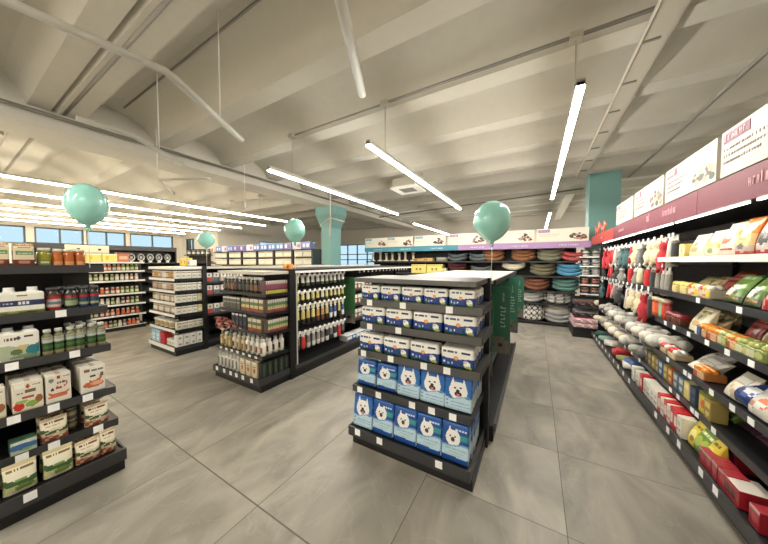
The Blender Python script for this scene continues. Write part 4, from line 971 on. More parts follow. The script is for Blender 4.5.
# orange dog silhouettes on the far end of the header
m = MB()
for s, k in ((.35, 1.), (.95, .8)):
    for a, b_, z0, z1 in ((.02, .08, .19, .29), (.26, .32, .19, .29), (0, .34, .26, .35), (.28, .42, .33, .44), (.42, .49, .34, .39), (-.06, .01, .32, .41), (.3, .34, .43, .47)):
        m.box(s + a * k, s + b_ * k, .008, .022, .19 + (z0 - .19) * k, .19 + (z1 - .19) * k, (214, 92, 60))
m.build('silhouette', M_SIGN, e)
# boards
def food(m, x0, z0, w, h, seed, cols, y):
    r_ = random.Random(seed)
    for i in range(26):
        a = r_.random(); hh = h * (.35 + .65 * (1 - abs(2 * a - 1))) * r_.random()
        cx, cz = x0 + a * w, z0 + hh; rr = .018 + .03 * r_.random(); n = 7
        m.face([(cx + rr * cos(2 * PI * k / n), y - .0004 * i / 26, cz + rr * .7 * sin(2 * PI * k / n)) for k in range(n)], r_.choice(cols))
def board(fr, s0, s1, z0, z1, label, tagc, seed, cols, tagw=.3, pic=(.6, .92), group='sign boards', lines=3, wide=False):
    w, h = s1 - s0, z1 - z0
    e = empty('sign_board', label, 'sign', fr.at(s0, 0, z0), fr.a, group)
    f = bx(0, w, 0, .05, 0, h); f.c = [(234, 228, 212) if 'back' in group else (196, 188, 172)] * len(f.c)  # one white board: aisle tone darkened, back tone lightened, to even out lamplight
    f.build('panel', M_SIGN, e)
    g = MB(); g.box(.04 * w, .04 * w + tagw, -.003, -.0004, h * .72, h * .93, tagc)
    strokes(g, .04 * w + .02, h * .76, tagw - .04, h * .12, 6, seed, (240, 224, 226), -.006)
    g.build('title_tag', M_SIGN, e)
    g = MB()
    for k in range(lines): strokes(g, .05 * w, h * (.55 - .14 * k), w * (.42 if pic else .7) * (1 - .12 * k), h * .05, 16, seed + k, (150, 140, 130), -.003)
    g.build('small_print', M_SIGN, e)
    if pic:
        g = MB(); food(g, pic[0] * w, h * .14, (pic[1] - pic[0]) * w, h * .6, seed, cols, -.0006); g.build('food_picture', M_SIGN, e)
    return e
frH = Frame(1.12, 0, -PI / 2)
MT = (120, 50, 78); FC = [(120, 90, 70), (90, 60, 50), (170, 140, 110), (60, 70, 50), (196, 170, 140)]
for (a, bb, lab, pic) in ((614.8, 630.5, 'small white sign board above the header next to the teal corner column', None), (632.5, 660, 'white sign board with food picture, second from the teal corner column', (.62, .95)), (662.5, 711.5, 'white sign board with food picture and purple tag, third from the column', (.62, .95)), (716, 800, 'big white sign board with purple tag and three lines of print', None)):
    board(frH, -yx(a, 1.12), -yx(bb, 1.12), 2.19, 2.50, lab, MT, int(a), FC, .26 if a > 700 else .2, pic, 'aisle sign boards')

# ---- goods: pouches, tubs, rolls
def pch(name, a, back, w=.16, h=.24, d=.08, cat='pouch', n=20): return bag(name, w, h, d, a, back, .05, n, n, M_FILM, cat)
PT = {
 'cream': pch('treat_pouch', art((230, 222, 190), ('e', .5, .55, .3, .2, (206, 196, 150)), ('t', .15, .85, .8, .05, (150, 130, 80), 6), ('e', .5, .3, .25, .12, (190, 160, 110)), ('e', .5, .56, .12, .1, (110, 110, 100))), (226, 216, 180)),
 'whiteyellow': pch('treat_pouch', art((232, 226, 196), ('w', .55, .1, .5, 1, (222, 190, 90)), ('w', .35, .05, .5, 2, (226, 220, 196)), ('t', .2, .8, .75, .05, (120, 130, 70), 6), ('e', .6, .2, .2, .1, (140, 150, 80))), (226, 214, 170)),
 'creamred': pch('treat_pouch', art((232, 222, 190), ('r', 0, 1, .6, .75, (226, 180, 80)), ('e', .4, .5, .36, .16, (186, 84, 50)), ('t', .15, .85, .85, .05, (190, 160, 90), 6), ('r', 0, 1, .0, .25, (230, 214, 196)), ('t', .1, .9, .16, .03, (176, 60, 50), 7)), (230, 216, 180)),
 'orange': pch('treat_pouch', art((232, 132, 40), ('e', .3, .92, .12, .05, (150, 60, 30)), ('w', .62, .08, .5, 1.2, (222, 190, 120)), ('e', .5, .5, .34, .12, (206, 170, 90)), ('t', .15, .85, .68, .05, (240, 226, 190), 6), ('w', .28, .06, .6, 2.5, (190, 176, 160)), ('e', .5, .22, .2, .06, (90, 90, 90)), ('w', .1, .03, 1, 1, (196, 62, 40))), (222, 112, 36)),
 'orangered': pch('treat_pouch', art((226, 82, 46), ('r', 0, 1, .76, 1, (232, 96, 52)), ('e', .55, .72, .2, .08, (196, 60, 40)), ('w', .7, .1, .5, .8, (196, 186, 174)), ('n', 9, 3, .4, (226, 220, 210)), ('e', .5, .38, .4, .16, (44, 46, 44)), ('e', .6, .42, .1, .08, (150, 146, 140)), ('w', .2, .05, .6, 2, (206, 190, 180)), ('w', .09, .02, 1, 1, (176, 44, 40))), (206, 66, 44)),
 'red': pch('treat_pouch', art((186, 44, 50), ('e', .5, .55, .35, .2, (214, 170, 150)), ('t', .15, .85, .82, .05, (232, 200, 190), 6), ('r', 0, 1, 0, .14, (150, 30, 40))), (160, 36, 44)),
 'darkred': pch('treat_pouch', art((132, 40, 42), ('e', .5, .4, .36, .2, (96, 46, 42)), ('n', 8, 3, .2, (170, 80, 70)), ('t', .15, .85, .82, .05, (206, 150, 140), 6), ('r', 0, 1, .6, .68, (176, 96, 90))), (110, 34, 38)),
 'green': pch('treat_pouch', art((44, 76, 34), ('w', .95, .05, .5, 1, (126, 164, 84)), ('w', .55, .1, .5, 1.5, (92, 130, 60)), ('t', .2, .8, .85, .05, (226, 232, 206), 6), ('e', .35, .32, .25, .13, (206, 200, 186)), ('e', .65, .3, .1, .06, (80, 60, 60)), ('w', .2, .04, .7, 2, (52, 70, 34)), ('t', .1, .9, .12, .03, (190, 120, 60), 7)), (34, 60, 28)),
 'yellowred': pch('treat_pouch', art((214, 170, 70), ('e', .5, .85, .3, .08, (226, 200, 120)), ('e', .5, .58, .4, .16, (232, 206, 90)), ('e', .5, .38, .4, .12, (60, 76, 50)), ('w', .26, .05, .7, 1, (176, 44, 56)), ('n', 8, 9, .15, (226, 180, 160))), (180, 60, 50)),
 'olive': pch('treat_pouch', art((120, 112, 70), ('e', .5, .5, .35, .2, (176, 166, 110)), ('t', .15, .85, .82, .05, (214, 206, 170), 6), ('e', .5, .25, .2, .1, (160, 130, 80))), (104, 98, 62)),
 'tan': pch('treat_pouch', art((196, 176, 130), ('e', .5, .45, .36, .2, (214, 200, 160)), ('n', 9, 4, .3, (150, 120, 80)), ('t', .15, .85, .82, .05, (110, 90, 60), 6)), (176, 156, 116)),
 'yellow': pch('treat_pouch', art((226, 200, 70), ('e', .5, .45, .35, .2, (236, 226, 140)), ('e', .6, .3, .2, .1, (150, 120, 50)), ('t', .15, .85, .82, .05, (120, 110, 40), 6)), (214, 186, 60)),
 'lime': pch('treat_pouch', art((110, 140, 50), ('e', .5, .45, .35, .2, (176, 190, 90)), ('t', .15, .85, .82, .05, (226, 230, 190), 6), ('r', 0, 1, 0, .15, (70, 100, 40))), (96, 126, 46)),
 'white': pch('treat_pouch', art((232, 228, 218), ('e', .5, .45, .35, .2, (206, 200, 186)), ('e', .35, .6, .12, .06, (150, 50, 50)), ('t', .15, .85, .82, .05, (120, 120, 120), 6)), (222, 218, 206)),
 'greyclear': pch('treat_pouch', art((186, 176, 156), ('e', .5, .4, .38, .25, (206, 186, 146)), ('n', 7, 6, .35, (226, 220, 206)), ('r', .2, .8, .62, .8, (232, 230, 222))), (170, 160, 140)),
}
AP = {'cream': 'cream', 'whiteyellow': 'white and yellow', 'creamred': 'cream and red', 'orange': 'orange', 'orangered': 'orange-red dark-pictured', 'red': 'red', 'darkred': 'dark red', 'green': 'dark green', 'yellowred': 'yellow and red', 'olive': 'olive', 'tan': 'tan', 'yellow': 'yellow', 'lime': 'lime green', 'white': 'white', 'greyclear': 'clear beige'}
def pouch(k, x0, x1, z, t, h, where, tilt=.16, w=None, fr=None, turn=0):
    a, bb = SN(x0, t), SN(x1, t); ww = w or (bb - a) * .92
    put_on(frR, PT[k], (a + bb) / 2, t + .04, z, '%s treat pouch %s' % (AP[k], where), 'treat pouches', tilt, turn, (ww / .16, 1.1, h / .24))
T1 = 1.642; T2 = 1.314; T3 = 1.014; T4 = .674; T5 = .417; T6 = .157
TSB = sbox('treat_box', .1, .06, .12, art((226, 206, 130), ('r', 0, 1, .3, .7, (232, 226, 190)), ('e', .5, .5, .2, .15, (206, 170, 80))), (222, 200, 120), nu=10, nv=10)
put_on(frR, TSB, SN(684, .14), .15, T1, 'small pale yellow box at the end of the white top shelf', None)
pouch('cream', 685, 700, T1, .13, .19, 'leaning after the small yellow box on the top shelf')
pouch('whiteyellow', 700, 714, T1, .13, .20, 'on the white top shelf before the cream and red one')
pouch('creamred', 714, 731, T1, .13, .235, 'on the white top shelf beside the orange one')
pouch('orange', 729, 747, T1, .13, .245, 'on the white top shelf')
pouch('orangered', 749, 768, T1, .13, .26, 'on the white top shelf, largest there')
pouch('red', 771, 790, T1, .13, .22, 'on the white top shelf, cut by the picture edge')
GYB = sbox('grey_treat_box', .12, .06, .2, art((84, 84, 80), ('r', .1, .9, .3, .8, (110, 110, 104))), (80, 80, 76))
for i, s in enumerate((SN(698, .35), SN(712, .35))): put_on(frR, GYB, s, .38, T1, 'grey box standing behind the cream pouches, %s of two' % ORD[i], 'grey boxes behind the pouches')
# shelf two
def lumps(name, w, d, h, tubc, ballc, n, r, cat='treat tub', lab=None):
    t_ = MB(); hh = h
    t_.rbox(w, d, hh, .012, tubc, lab, None, None, 12, 8)
    parts = [('tub', t_, M_FILM)]
    rr = random.Random(n * 7 + int(w * 1000))
    for i in range(n):
        q = i % 3; p = i // 3
        c = (-w * .3 + w * .3 * q + rr.uniform(-.008, .008), -d * .28 + d * .3 * p, hh + r * .35)
        parts.append(('treat', MB().blob(c, r, r, r * .85, ballc[i % len(ballc)], 9, 6), M_JAR))
    return Kind(name, cat, parts)
YL = lumps('treat_tub', .13, .12, .07, (214, 196, 130), [(226, 206, 110), (216, 190, 80)], 6, .03)
MX = lumps('treat_tub', .13, .12, .07, (206, 196, 170), [(206, 96, 80), (226, 200, 90), (222, 214, 196)], 6, .03, lab=art((214, 206, 186), ('n', 8, 3, .3, (206, 120, 70)), ('r', .7, 1, .2, .9, (226, 196, 60))))
ORT = lumps('treat_tub', .14, .13, .065, (190, 120, 70), [(232, 146, 50), (222, 132, 44)], 6, .032, lab=art((206, 170, 130), ('r', 0, .4, .1, .8, (190, 70, 50)), ('t', .45, .95, .5, .06, (226, 190, 120), 6)))
DRT = lumps('treat_tub', .13, .12, .06, (110, 60, 44), [(120, 34, 40), (140, 44, 48)], 6, .033)
RDT = lumps('treat_tub', .14, .13, .06, (200, 180, 140), [(196, 44, 44), (206, 60, 50), (226, 220, 210)], 6, .034)
GNT = lumps('treat_tub', .14, .13, .07, (150, 156, 90), [(176, 180, 100), (150, 160, 80)], 6, .028, lab=art((120, 140, 70), ('r', .1, .5, .2, .8, (210, 206, 170)), ('e', .7, .5, .2, .3, (190, 190, 120))))
def tub(k, px, z, lab, t=.16, fr=None): put_on(frR, k, SN(px, t), t + .02, z, lab, 'treat tubs', 0, R.uniform(-.1, .1))
def tubes(name, c, tc): return sbottle(name, .028, .2, c, tc, [(.03, .14, tuple(min(255, x + 30) for x in c))], 10, .9, 'tube')
tub(YL, 681, T2, 'tub of yellow treats beside the grey hanging toys'); tub(YL, 690, T2, 'tub of yellow treats before the mixed tubs')
tub(MX, 700, T2, 'tub of mixed coloured treats, first of two on the second shelf'); tub(MX, 712, T2, 'tub of mixed coloured treats beside the dark green pouches')
pouch('olive', 690, 706, T2, .30, .17, 'leaning behind the yellow treat tubs', .5); pouch('tan', 702, 716, T2, .30, .18, 'leaning behind the mixed treat tubs', .5)
pouch('darkred', 712, 730, T2, .27, .24, 'leaning behind the mixed tubs', .5)
pouch('green', 719, 737, T2, .13, .22, 'first of two on the second shelf', .42); pouch('green', 739, 756, T2, .13, .235, 'second of two on the second shelf', .42)
pouch('yellowred', 758, 778, T2, .13, .25, 'on the second shelf, cut by the picture edge', .2)
# shelf three
TU = [tubes('treat_tube', (196, 70, 50), (222, 200, 170)), tubes('treat_tube', (206, 100, 60), (226, 210, 180)), tubes('treat_tube', (120, 176, 130), (206, 196, 150)), tubes('treat_tube', (150, 44, 44), (190, 150, 130))]
for i, (k, px) in enumerate(((1, 657), (0, 660), (2, 664), (0, 667), (3, 670))): put_on(frR, TU[k], SN(px, .14), .14, T3, 'upright treat tube, %s at the end of the third shelf' % ORD[i], 'treat tubes')
tub(DRT, 674, T3, 'tub of dark red balls beside the upright tubes'); tub(DRT, 683, T3, 'tub of dark red balls beside the cream pouch')
pouch('cream', 687, 702, T3, .12, .22, 'leaning on the third shelf by the dark red balls', .35)
pouch('olive', 703, 715, T3, .30, .17, 'leaning behind the orange ball tubs', .4); pouch('tan', 703, 714, T3, .17, .15, 'leaning between the cream pouch and the orange balls', .5)
pouch('tan', 717, 728, T3, .32, .18, 'standing behind the second orange ball tub', .3)
BLT = sbox('treat_box', .09, .08, .075, art((70, 84, 110), ('r', 0, .4, .1, .9, (214, 216, 216))), (70, 84, 110), nu=8)
put_on(frR, BLT, SN(704, .13), .15, T3, 'small blue and white box before the orange ball tubs', None)
tub(ORT, 713, T3, 'tub of orange balls, first of three on the third shelf'); tub(ORT, 724, T3, 'tub of orange balls, second of three on the third shelf')
tub(GNT, 735, T3, 'tub of green treats after the orange balls'); tub(ORT, 745, T3, 'tub of orange balls beside the dark red pouch')
tub(GNT, 757, T3, 'tub of green treats near the picture edge'); tub(GNT, 770, T3, 'tub of green treats cut by the picture edge')
pouch('darkred', 742, 757, T3, .29, .22, 'on the third shelf behind the tubs', .3); pouch('tan', 759, 775, T3, .3, .2, 'behind the green tubs at the picture edge', .3)
# shelf four
WRP = PT['white']
tub(RDT, 672, T4, 'tub of red and white chews on the fourth shelf'); tub(RDT, 681, T4, 'second tub of red and white chews on the fourth shelf')
pouch('greyclear', 686, 704, T4, .13, .2, 'lying on the fourth shelf after the red chews', .9)
tub(ORT, 711, T4, 'tub of oranges-like balls on the fourth shelf'); pouch('white', 697, 712, T4, .28, .2, 'lying behind the fourth shelf orange balls', .9)
pouch('greyclear', 724, 742, T4, .12, .2, 'standing on the fourth shelf beside the blue bag', .45)
BLB = bag('chew_bag', .2, .17, .13, art((34, 52, 110), ('e', .3, .7, .12, .1, (150, 170, 206)), ('e', .7, .6, .3, .2, (206, 206, 206)), ('n', 7, 4, .15, (70, 96, 160)), ('w', .2, .03, 1, 1, (60, 70, 100))), (40, 56, 104), .05, 18, 18, M_FILM, 'bag')
put_on(frR, BLB, SN(750, .15), .18, T4, 'big blue bag with pale patches on the fourth shelf', None, .4)
WOB = bag('chew_bag', .2, .17, .12, art((206, 200, 190), ('e', .6, .5, .25, .2, (214, 110, 60)), ('e', .3, .3, .2, .15, (190, 140, 110)), ('n', 8, 2, .2, (226, 222, 214))), (200, 192, 180), .05, 16, 16, M_FILM, 'bag')
put_on(frR, WOB, SN(770, .15), .17, T4, 'clear bag with orange chews at the picture edge', None, .3)
# shelf five: row of small boxes
def bxk(c, d, e_=None): return sbox('chew_box', .09, .09, .15, art(c, ('r', .1, .9, .55, .85, d), ('e', .5, .3, .25, .15, e_ or d)), c, nu=10, nv=10)
CBX = [bxk((110, 104, 84), (176, 160, 120)), bxk((70, 96, 140), (190, 200, 206)), bxk((150, 130, 70), (206, 186, 110)), bxk((176, 96, 56), (222, 190, 120)), bxk((96, 116, 130), (186, 190, 180)), bxk((206, 190, 130), (226, 214, 150), (220, 196, 60)), bxk((50, 60, 80), (70, 84, 110))]
for i, (k, px) in enumerate(((0, 652), (0, 656), (2, 660), (0, 664), (1, 668), (2, 673), (3, 678), (4, 684), (4, 690), (5, 696), (6, 703))):
    put_on(frR, CBX[k], SN(px, .15), .17, T5, 'small chew box, %s along the fifth shelf from the plush rolls' % ORD[i], 'chew boxes')
for i, px in enumerate((710, 716)):
    put_on(frR, sbox('chew_box', .14, .07, .17, art((196, 186, 80), ('e', .5, .45, .3, .2, (206, 96, 50)), ('r', 0, 1, .85, 1, (120, 130, 60))), (150, 150, 70), nu=12, nv=12) if i == 0 else CBX[2], SN(px + 3, .14), .16, T5, 'yellow-green chew box with orange picture on the fifth shelf' if i == 0 else 'olive chew box behind the yellow-green one on the fifth shelf', 'chew boxes')
pouch('lime', 716, 727, T5, .3, .17, 'leaning behind the yellow-green chew box', .6); pouch('lime', 722, 734, T5, .22, .14, 'lying after the yellow-green chew box', .9)
PUR = pch('chew_pouch', art((62, 34, 48), ('e', .5, .5, .3, .2, (96, 60, 76)), ('t', .1, .9, .2, .03, (150, 120, 140), 7)), (54, 30, 44), .2, .22, .07)
put_on(frR, PUR, SN(738, .2), .28, T5, 'dark purple pouch lying flat on the fifth shelf, first of two', 'dark purple pouches', 1.2); put_on(frR, PUR, SN(757, .2), .28, T5, 'dark purple pouch lying flat on the fifth shelf, second of two', 'dark purple pouches', 1.2)
# base tray
WPK = sbox('chew_pack', .085, .1, .17, art((230, 226, 212), ('e', .5, .6, .3, .15, (196, 190, 170)), ('t', .15, .85, .3, .04, (150, 130, 110), 6)), (226, 222, 208), nu=10, mat=M_FILM)
RWP = sbox('chew_pack', .075, .1, .18, art((196, 40, 44), ('r', .2, .8, .3, .7, (226, 220, 206)), ('t', .2, .8, .85, .04, (230, 200, 190), 6)), (196, 40, 44), nu=10, mat=M_FILM)
b_ = [(WPK, 640, 'white'), (WPK, 645, 'white'), (RWP, 649, 'red'), (WPK, 653, 'white'), (WPK, 657, 'white'), (WPK, 661, 'white'), (WPK, 665, 'white'), (RWP, 669, 'red'), (WPK, 672.5, 'white'), (RWP, 676, 'red'), (WPK, 679.5, 'white'), (RWP, 683, 'red'), (RWP, 687, 'red'), (WPK, 691, 'white')]
for i, (k, px, cn) in enumerate(b_):
    put_on(frR if SN(px, .06) > 0 else frT, k, SN(px, .06) if SN(px, .06) > 0 else SF(px, .06), .08, T6, '%s chew pack on the aisle shelving base, %s from the folded plush' % (cn, ORD[i]), 'chew packs on the base')
for i, (k, px) in enumerate((('yellow', 697), ('lime', 703), ('lime', 709), ('yellow', 714))):
    pouch(k, px - 4, px + 4, T6, .05, .2, 'on the base tray, %s before the dark red tubs' % ORD[i], .2, .13)
RTB = sbox('red_chew_tub', .08, .1, .115, art((150, 30, 40), ('e', .5, .5, .3, .2, (176, 60, 66)), ('r', 0, 1, .8, 1, (176, 150, 150))), (140, 28, 38), nu=10, mat=M_FILM, topc=(170, 50, 58))
for i, (px, t) in enumerate(((717.5, .06), (724, .06), (731.5, .06), (740, .06), (714, .19), (721, .2), (729, .2), (738, .2), (748, .22))):
    put_on(frR, RTB, SN(px, t), t + .02, T6, 'dark red tub on the base tray, %s %s' % (ORD[i if i < 4 else i - 4], 'of the front rank' if i < 4 else 'of the rank behind'), 'dark red tubs', 0, R.uniform(-.08, .08))
RWT = sbox('red_chew_tub', .15, .14, .11, art((160, 34, 42), ('r', .1, .9, .3, .7, (96, 30, 36))), (150, 30, 40), nu=10, mat=M_FILM, topc=(226, 218, 206))
put_on(frR, RWT, SN(755.5, .08), .1, T6, 'dark red tub with a big white lid label on the base', None)
put_on(frR, RTB, SN(777, .06), .08, T6, 'dark red tub after the white-lidded one, at the picture edge', None)

# ---- toys: hanging plush
def plush(name, c1, c2, w, h, seed, kind=0):
    b = MB(); r_ = random.Random(seed); l = []
    if kind == 0:     # animal hung by its head: head, body, legs in one body
        b.lathe([(.004, -h, c2), (w * .4, -h * .93, c1), (w * .5, -h * .7, c1), (w * .42, -h * .5, c1), (w * .26, -h * .38, c1), (w * .34, -h * .26, c2), (w * .26, -h * .14, c2), (.004, -h * .1, c2)], 10, None, (0, 0), 2, 1, .7)
        for s in (-1, 1): b.tube([(s * w * .2, 0, -h * .85), (s * w * .34, -.02, -h * 1.08)], [w * .16, w * .12], c1, 7); b.tube([(s * w * .3, 0, -h * .5), (s * w * .55, -.01, -h * .68)], [w * .13, w * .1], c2, 7)
        for s in (-1, 1): b.blob((s * w * .28, 0, -h * .12), w * .1, w * .05, w * .16, c1, 6, 5)
    elif kind == 1:   # long tube toy / stick plush
        b.lathe([(.004, -h, c1), (w * .42, -h * .97, c1), (w * .46, -h * .6, c1), (w * .4, -h * .25, c2), (w * .3, -h * .14, c2), (.004, -h * .12, c2)], 10, None, (0, 0), 2)
    else:             # pair of hanging legs / rope
        for s in (-1, 1): b.tube([(s * w * .12, 0, -h * .12), (s * w * .25, 0, -h * .5), (s * w * .3, -.01, -h)], [w * .16, w * .2, w * .22], c1 if s < 0 else c2, 8)
    c = MB().box(-w * .3, w * .3, -.003, .003, -h * .16, .012, (222, 220, 214))
    return Kind(name, 'dog toy', [('toy_body', b, M_FUR), ('hang_card', c, M_CARD)])
RDc, CRc, GYc, DKc, TLc = (190, 42, 52), (222, 208, 170), (136, 134, 128), (58, 58, 58), (70, 104, 106)
PK_ = {'r0': plush('plush_toy', RDc, (176, 36, 46), .13, .3, 1), 'r2': plush('plush_toy', RDc, (206, 70, 70), .1, .24, 2, 2), 'c0': plush('plush_toy', CRc, (214, 196, 160), .13, .24, 3), 'g0': plush('plush_toy', GYc, (206, 200, 190), .11, .26, 4),
       't0': plush('plush_toy', TLc, (44, 56, 60), .13, .28, 5), 'd0': plush('plush_toy', DKc, (96, 94, 90), .12, .26, 6), 'r1': plush('plush_toy', (200, 44, 46), (206, 60, 56), .075, .27, 7, 1), 'g1': plush('plush_toy', (150, 146, 138), (190, 186, 178), .06, .27, 8, 1),
       'd1': plush('plush_toy', (64, 64, 64), (110, 106, 100), .065, .24, 9, 1), 'w2': plush('plush_toy', (214, 208, 196), (150, 140, 130), .11, .26, 10, 2), 'c1': plush('plush_toy', CRc, (226, 216, 190), .08, .2, 11, 1), 'p2': plush('plush_toy', (196, 150, 150), (120, 110, 108), .1, .22, 12, 2)}
CN = {'r': 'red', 'c': 'cream', 'g': 'grey', 't': 'teal', 'd': 'dark grey', 'w': 'white', 'p': 'pink and grey'}
def hangrow(items, z, t, nm):
    for i, (k, px) in enumerate(items):
        s = SF(px, t)
        PK_[k].put(frT.at(s, t, z), (0, R.uniform(-.08, .08), frT.a + .3 + R.uniform(-.3, .3)), '%s plush dog toy hanging from the %s hook row, %s from the corner' % (CN[k[0]], nm, ORD[i]), 'hanging plush dog toys', (1.25, 1.1, 1.15))
        h = bx(s - .004, s + .004, t - .02, .6, z + .006, z + .014).build('peg_hook', M_CHROME, toyu)
        bx(s - .02, s + .02, t - .026, t - .02, z - .008, z + .034).build('price_tag', M_TAG, h)
hangrow([('d1', 601), ('r0', 605), ('r0', 609), ('r2', 612), ('w2', 616), ('g0', 619), ('t0', 623), ('t0', 627.5), ('r2', 632), ('c0', 636), ('g0', 640), ('d0', 645), ('c0', 650), ('c0', 656), ('r0', 663.5), ('w2', 671), ('d1', 675)], 1.85, .16, 'upper')
hangrow([('d1', 604), ('r2', 611), ('d0', 617), ('g0', 622), ('r1', 631), ('g0', 637), ('c1', 642), ('r1', 648), ('d1', 654), ('g1', 660), ('g1', 665), ('g1', 670)], 1.55, .16, 'middle')
hangrow([('t0', 603), ('r2', 611), ('p2', 616), ('d0', 621), ('w2', 629), ('c0', 634), ('c0', 640), ('r0', 645), ('d1', 652)], 1.24, .13, 'lower')
# plush rolls on the two long shelves
def roll(name, c1, c2, w, r, seed):
    m = MB(); r_ = random.Random(seed); n = 14; ph = r_.random() * 6
    pts = [(-w / 2 + w * i / n, .25 * r * sin(ph + i * .5), r * (1 + .10 * sin(i * .9 + ph))) for i in range(n + 1)]
    rad_ = [r * .3, r * .8] + [r * (.88 + .1 * sin(i * .55 + ph)) for i in range(n - 3)] + [r * .8, r * .35]
    m.tube(pts, rad_, c1, 12, .8)
    k = 4 + seed % 3
    a = MB().tube(pts[k:k + 3], [q * 1.05 for q in rad_[k:k + 3]], c2, 12, .8)
    return Kind(name, 'dog toy', [('toy_body', m, M_FUR), ('band', a, M_CLOTH)])
RL = [roll('plush_roll', (224, 214, 184), (204, 192, 160), .36, .07, 1), roll('plush_roll', (182, 178, 170), (140, 138, 134), .3, .075, 2), roll('plush_roll', (226, 220, 206), (188, 184, 176), .34, .08, 3), roll('plush_roll', (120, 56, 60), (90, 40, 44), .2, .06, 4), roll('plush_roll', (100, 98, 98), (60, 60, 64), .24, .07, 5)]
LN = [(0, 600, .2), (1, 607, .6), (1, 612, .3), (2, 618, .2), (3, 621, .3), (2, 626, .4), (1, 633, .3), (2, 639, .4), (2, 646, .3), (4, 650, .4), (2, 655, .3), (2, 662, .4), (4, 667, .5)]
for i, (k, px, tn) in enumerate(LN):
    t = .12 + (.1 if k in (3, 4) else 0)
    fr = frT if SF(px, t) < WF_ else frR
    put_on(fr, RL[k], SF(px, t) if fr is frT else SN(px, t), t + .06, T4, 'soft plush roll on the fourth shelf, %s from the corner' % ORD[i], 'plush rolls on the fourth shelf', 0, PI / 2 * .55 + tn + R.uniform(-.35, .35))
for i, (k, px, tn) in enumerate([(0, 597, .3), (0, 603, .4), (1, 608, .3), (0, 613, .2), (2, 619, .4), (0, 625, .3), (2, 631, .2), (4, 637, .5), (1, 642, .3), (4, 648, .3)]):
    put_on(frT, RL[k], SF(px, .12), .18, T5, 'soft plush roll on the fifth shelf, %s from the corner' % ORD[i], 'plush rolls on the fifth shelf', 0, PI / 2 * .55 + tn + R.uniform(-.35, .35))
def fold(c1, c2, seed):
    b = MB().rbox(.24, .2, .07, .03, c1, None, None, lambda u, v: c2 if int(u * 6) % 2 else c1, 8, 3)
    return Kind('folded_plush', 'dog toy', [('folded_plush', b, M_FUR)])
FD = [fold((190, 44, 50), (196, 60, 60), 1), fold((60, 96, 84), (50, 76, 70), 2), fold((140, 170, 156), (160, 186, 176), 3), fold((222, 216, 204), (206, 200, 190), 4), fold((80, 110, 160), (60, 84, 136), 5), fold((150, 150, 90), (130, 134, 80), 6), fold((70, 66, 66), (90, 86, 84), 7)]
for i, (k, px, t, z) in enumerate([(0, 597, .1, 0), (1, 602, .1, 0), (2, 607, .1, 0), (3, 611, .1, 0), (3, 615, .1, .06), (6, 614, .25, 0), (0, 620, .1, 0), (0, 624, .12, .06), (5, 628, .12, 0), (0, 622, .28, 0), (3, 632, .1, 0), (4, 636, .14, .04)]):
    put_on(frT, FD[k], SF(px, t), t + .04, T6 + z, '%s folded plush on the base tray, %s from the corner' % (['red', 'dark green', 'pale teal', 'white', 'blue', 'olive', 'dark grey'][k], ORD[i]), 'folded plush on the base', 0, R.uniform(-.4, .4), roll=0)

# ================================================================== BACK WALL (dog beds)
YW = 7.72
frW = Frame(-5.25, YW, 0); WW = 6.12
shelf_unit('wall_shelving', 'black back shelving stacked with dog beds under teal and purple headers', 'shelving', frW, WW,
    [(1.615, .05), (1.235, .05), (.86, .05), (.54, .03)], 2.0, .62, .66, base=(0, .05, .02), lip_h=.03, posts=[0, 1.0, 2.0, 3.0, 4.1, 5.2, WW], ends=False)
e = empty('header_canopy', 'teal and purple header canopy over the dog bed shelving', 'header', (-5.25, YW - .02, 1.94), 0)
for a, bb, c in ((0, 3.28, (74, 142, 160)), (3.285, 6.35, (172, 140, 184))):
    f = bx(a, bb, 0, .03, 0, .155); f.c = [c] * len(f.c); o = f.build('header_panel', M_SIGN, e)
    for k in range(3):
        m = MB(); strokes(m, a + .35 + k * 1.05, .055, .4, .035, 9, k, (222, 224, 230)); m.build('lettering', M_SIGN, o)
bx(0, 6.35, .03, .64, 0.04, .06).build('canopy_board', M_BLACK, e)
frX = Frame(0, YW, 0)
B5 = [(110, 70, 60), (70, 50, 44), (160, 120, 100)]; BR = [(120, 60, 50), (180, 140, 120), (80, 60, 56), (96, 110, 80)]
for a, bb, lab, tc, cols in ((-5.25, -4.4, 'white back-wall sign board, first from the tall window', (90, 150, 165), B5), (-4.35, -3.42, 'white back-wall sign board, second from the tall window', (90, 150, 165), B5), (-3.36, -2.36, 'white back-wall sign board, third from the tall window', (90, 150, 165), B5),
     (-2.26, -1.22, 'white back-wall sign board with red food picture, fourth from the tall window', (150, 110, 160), BR), (-1.12, -.05, 'white back-wall sign board behind the teal balloon', (150, 110, 160), BR), (.0, 1.06, 'white back-wall sign board next to the teal corner column', (150, 110, 160), BR)):
    board(frX, a, bb, 2.105, 2.42, lab, tc, int(a * 100), cols, .24, (.66, .94), 'back wall sign boards', 2)
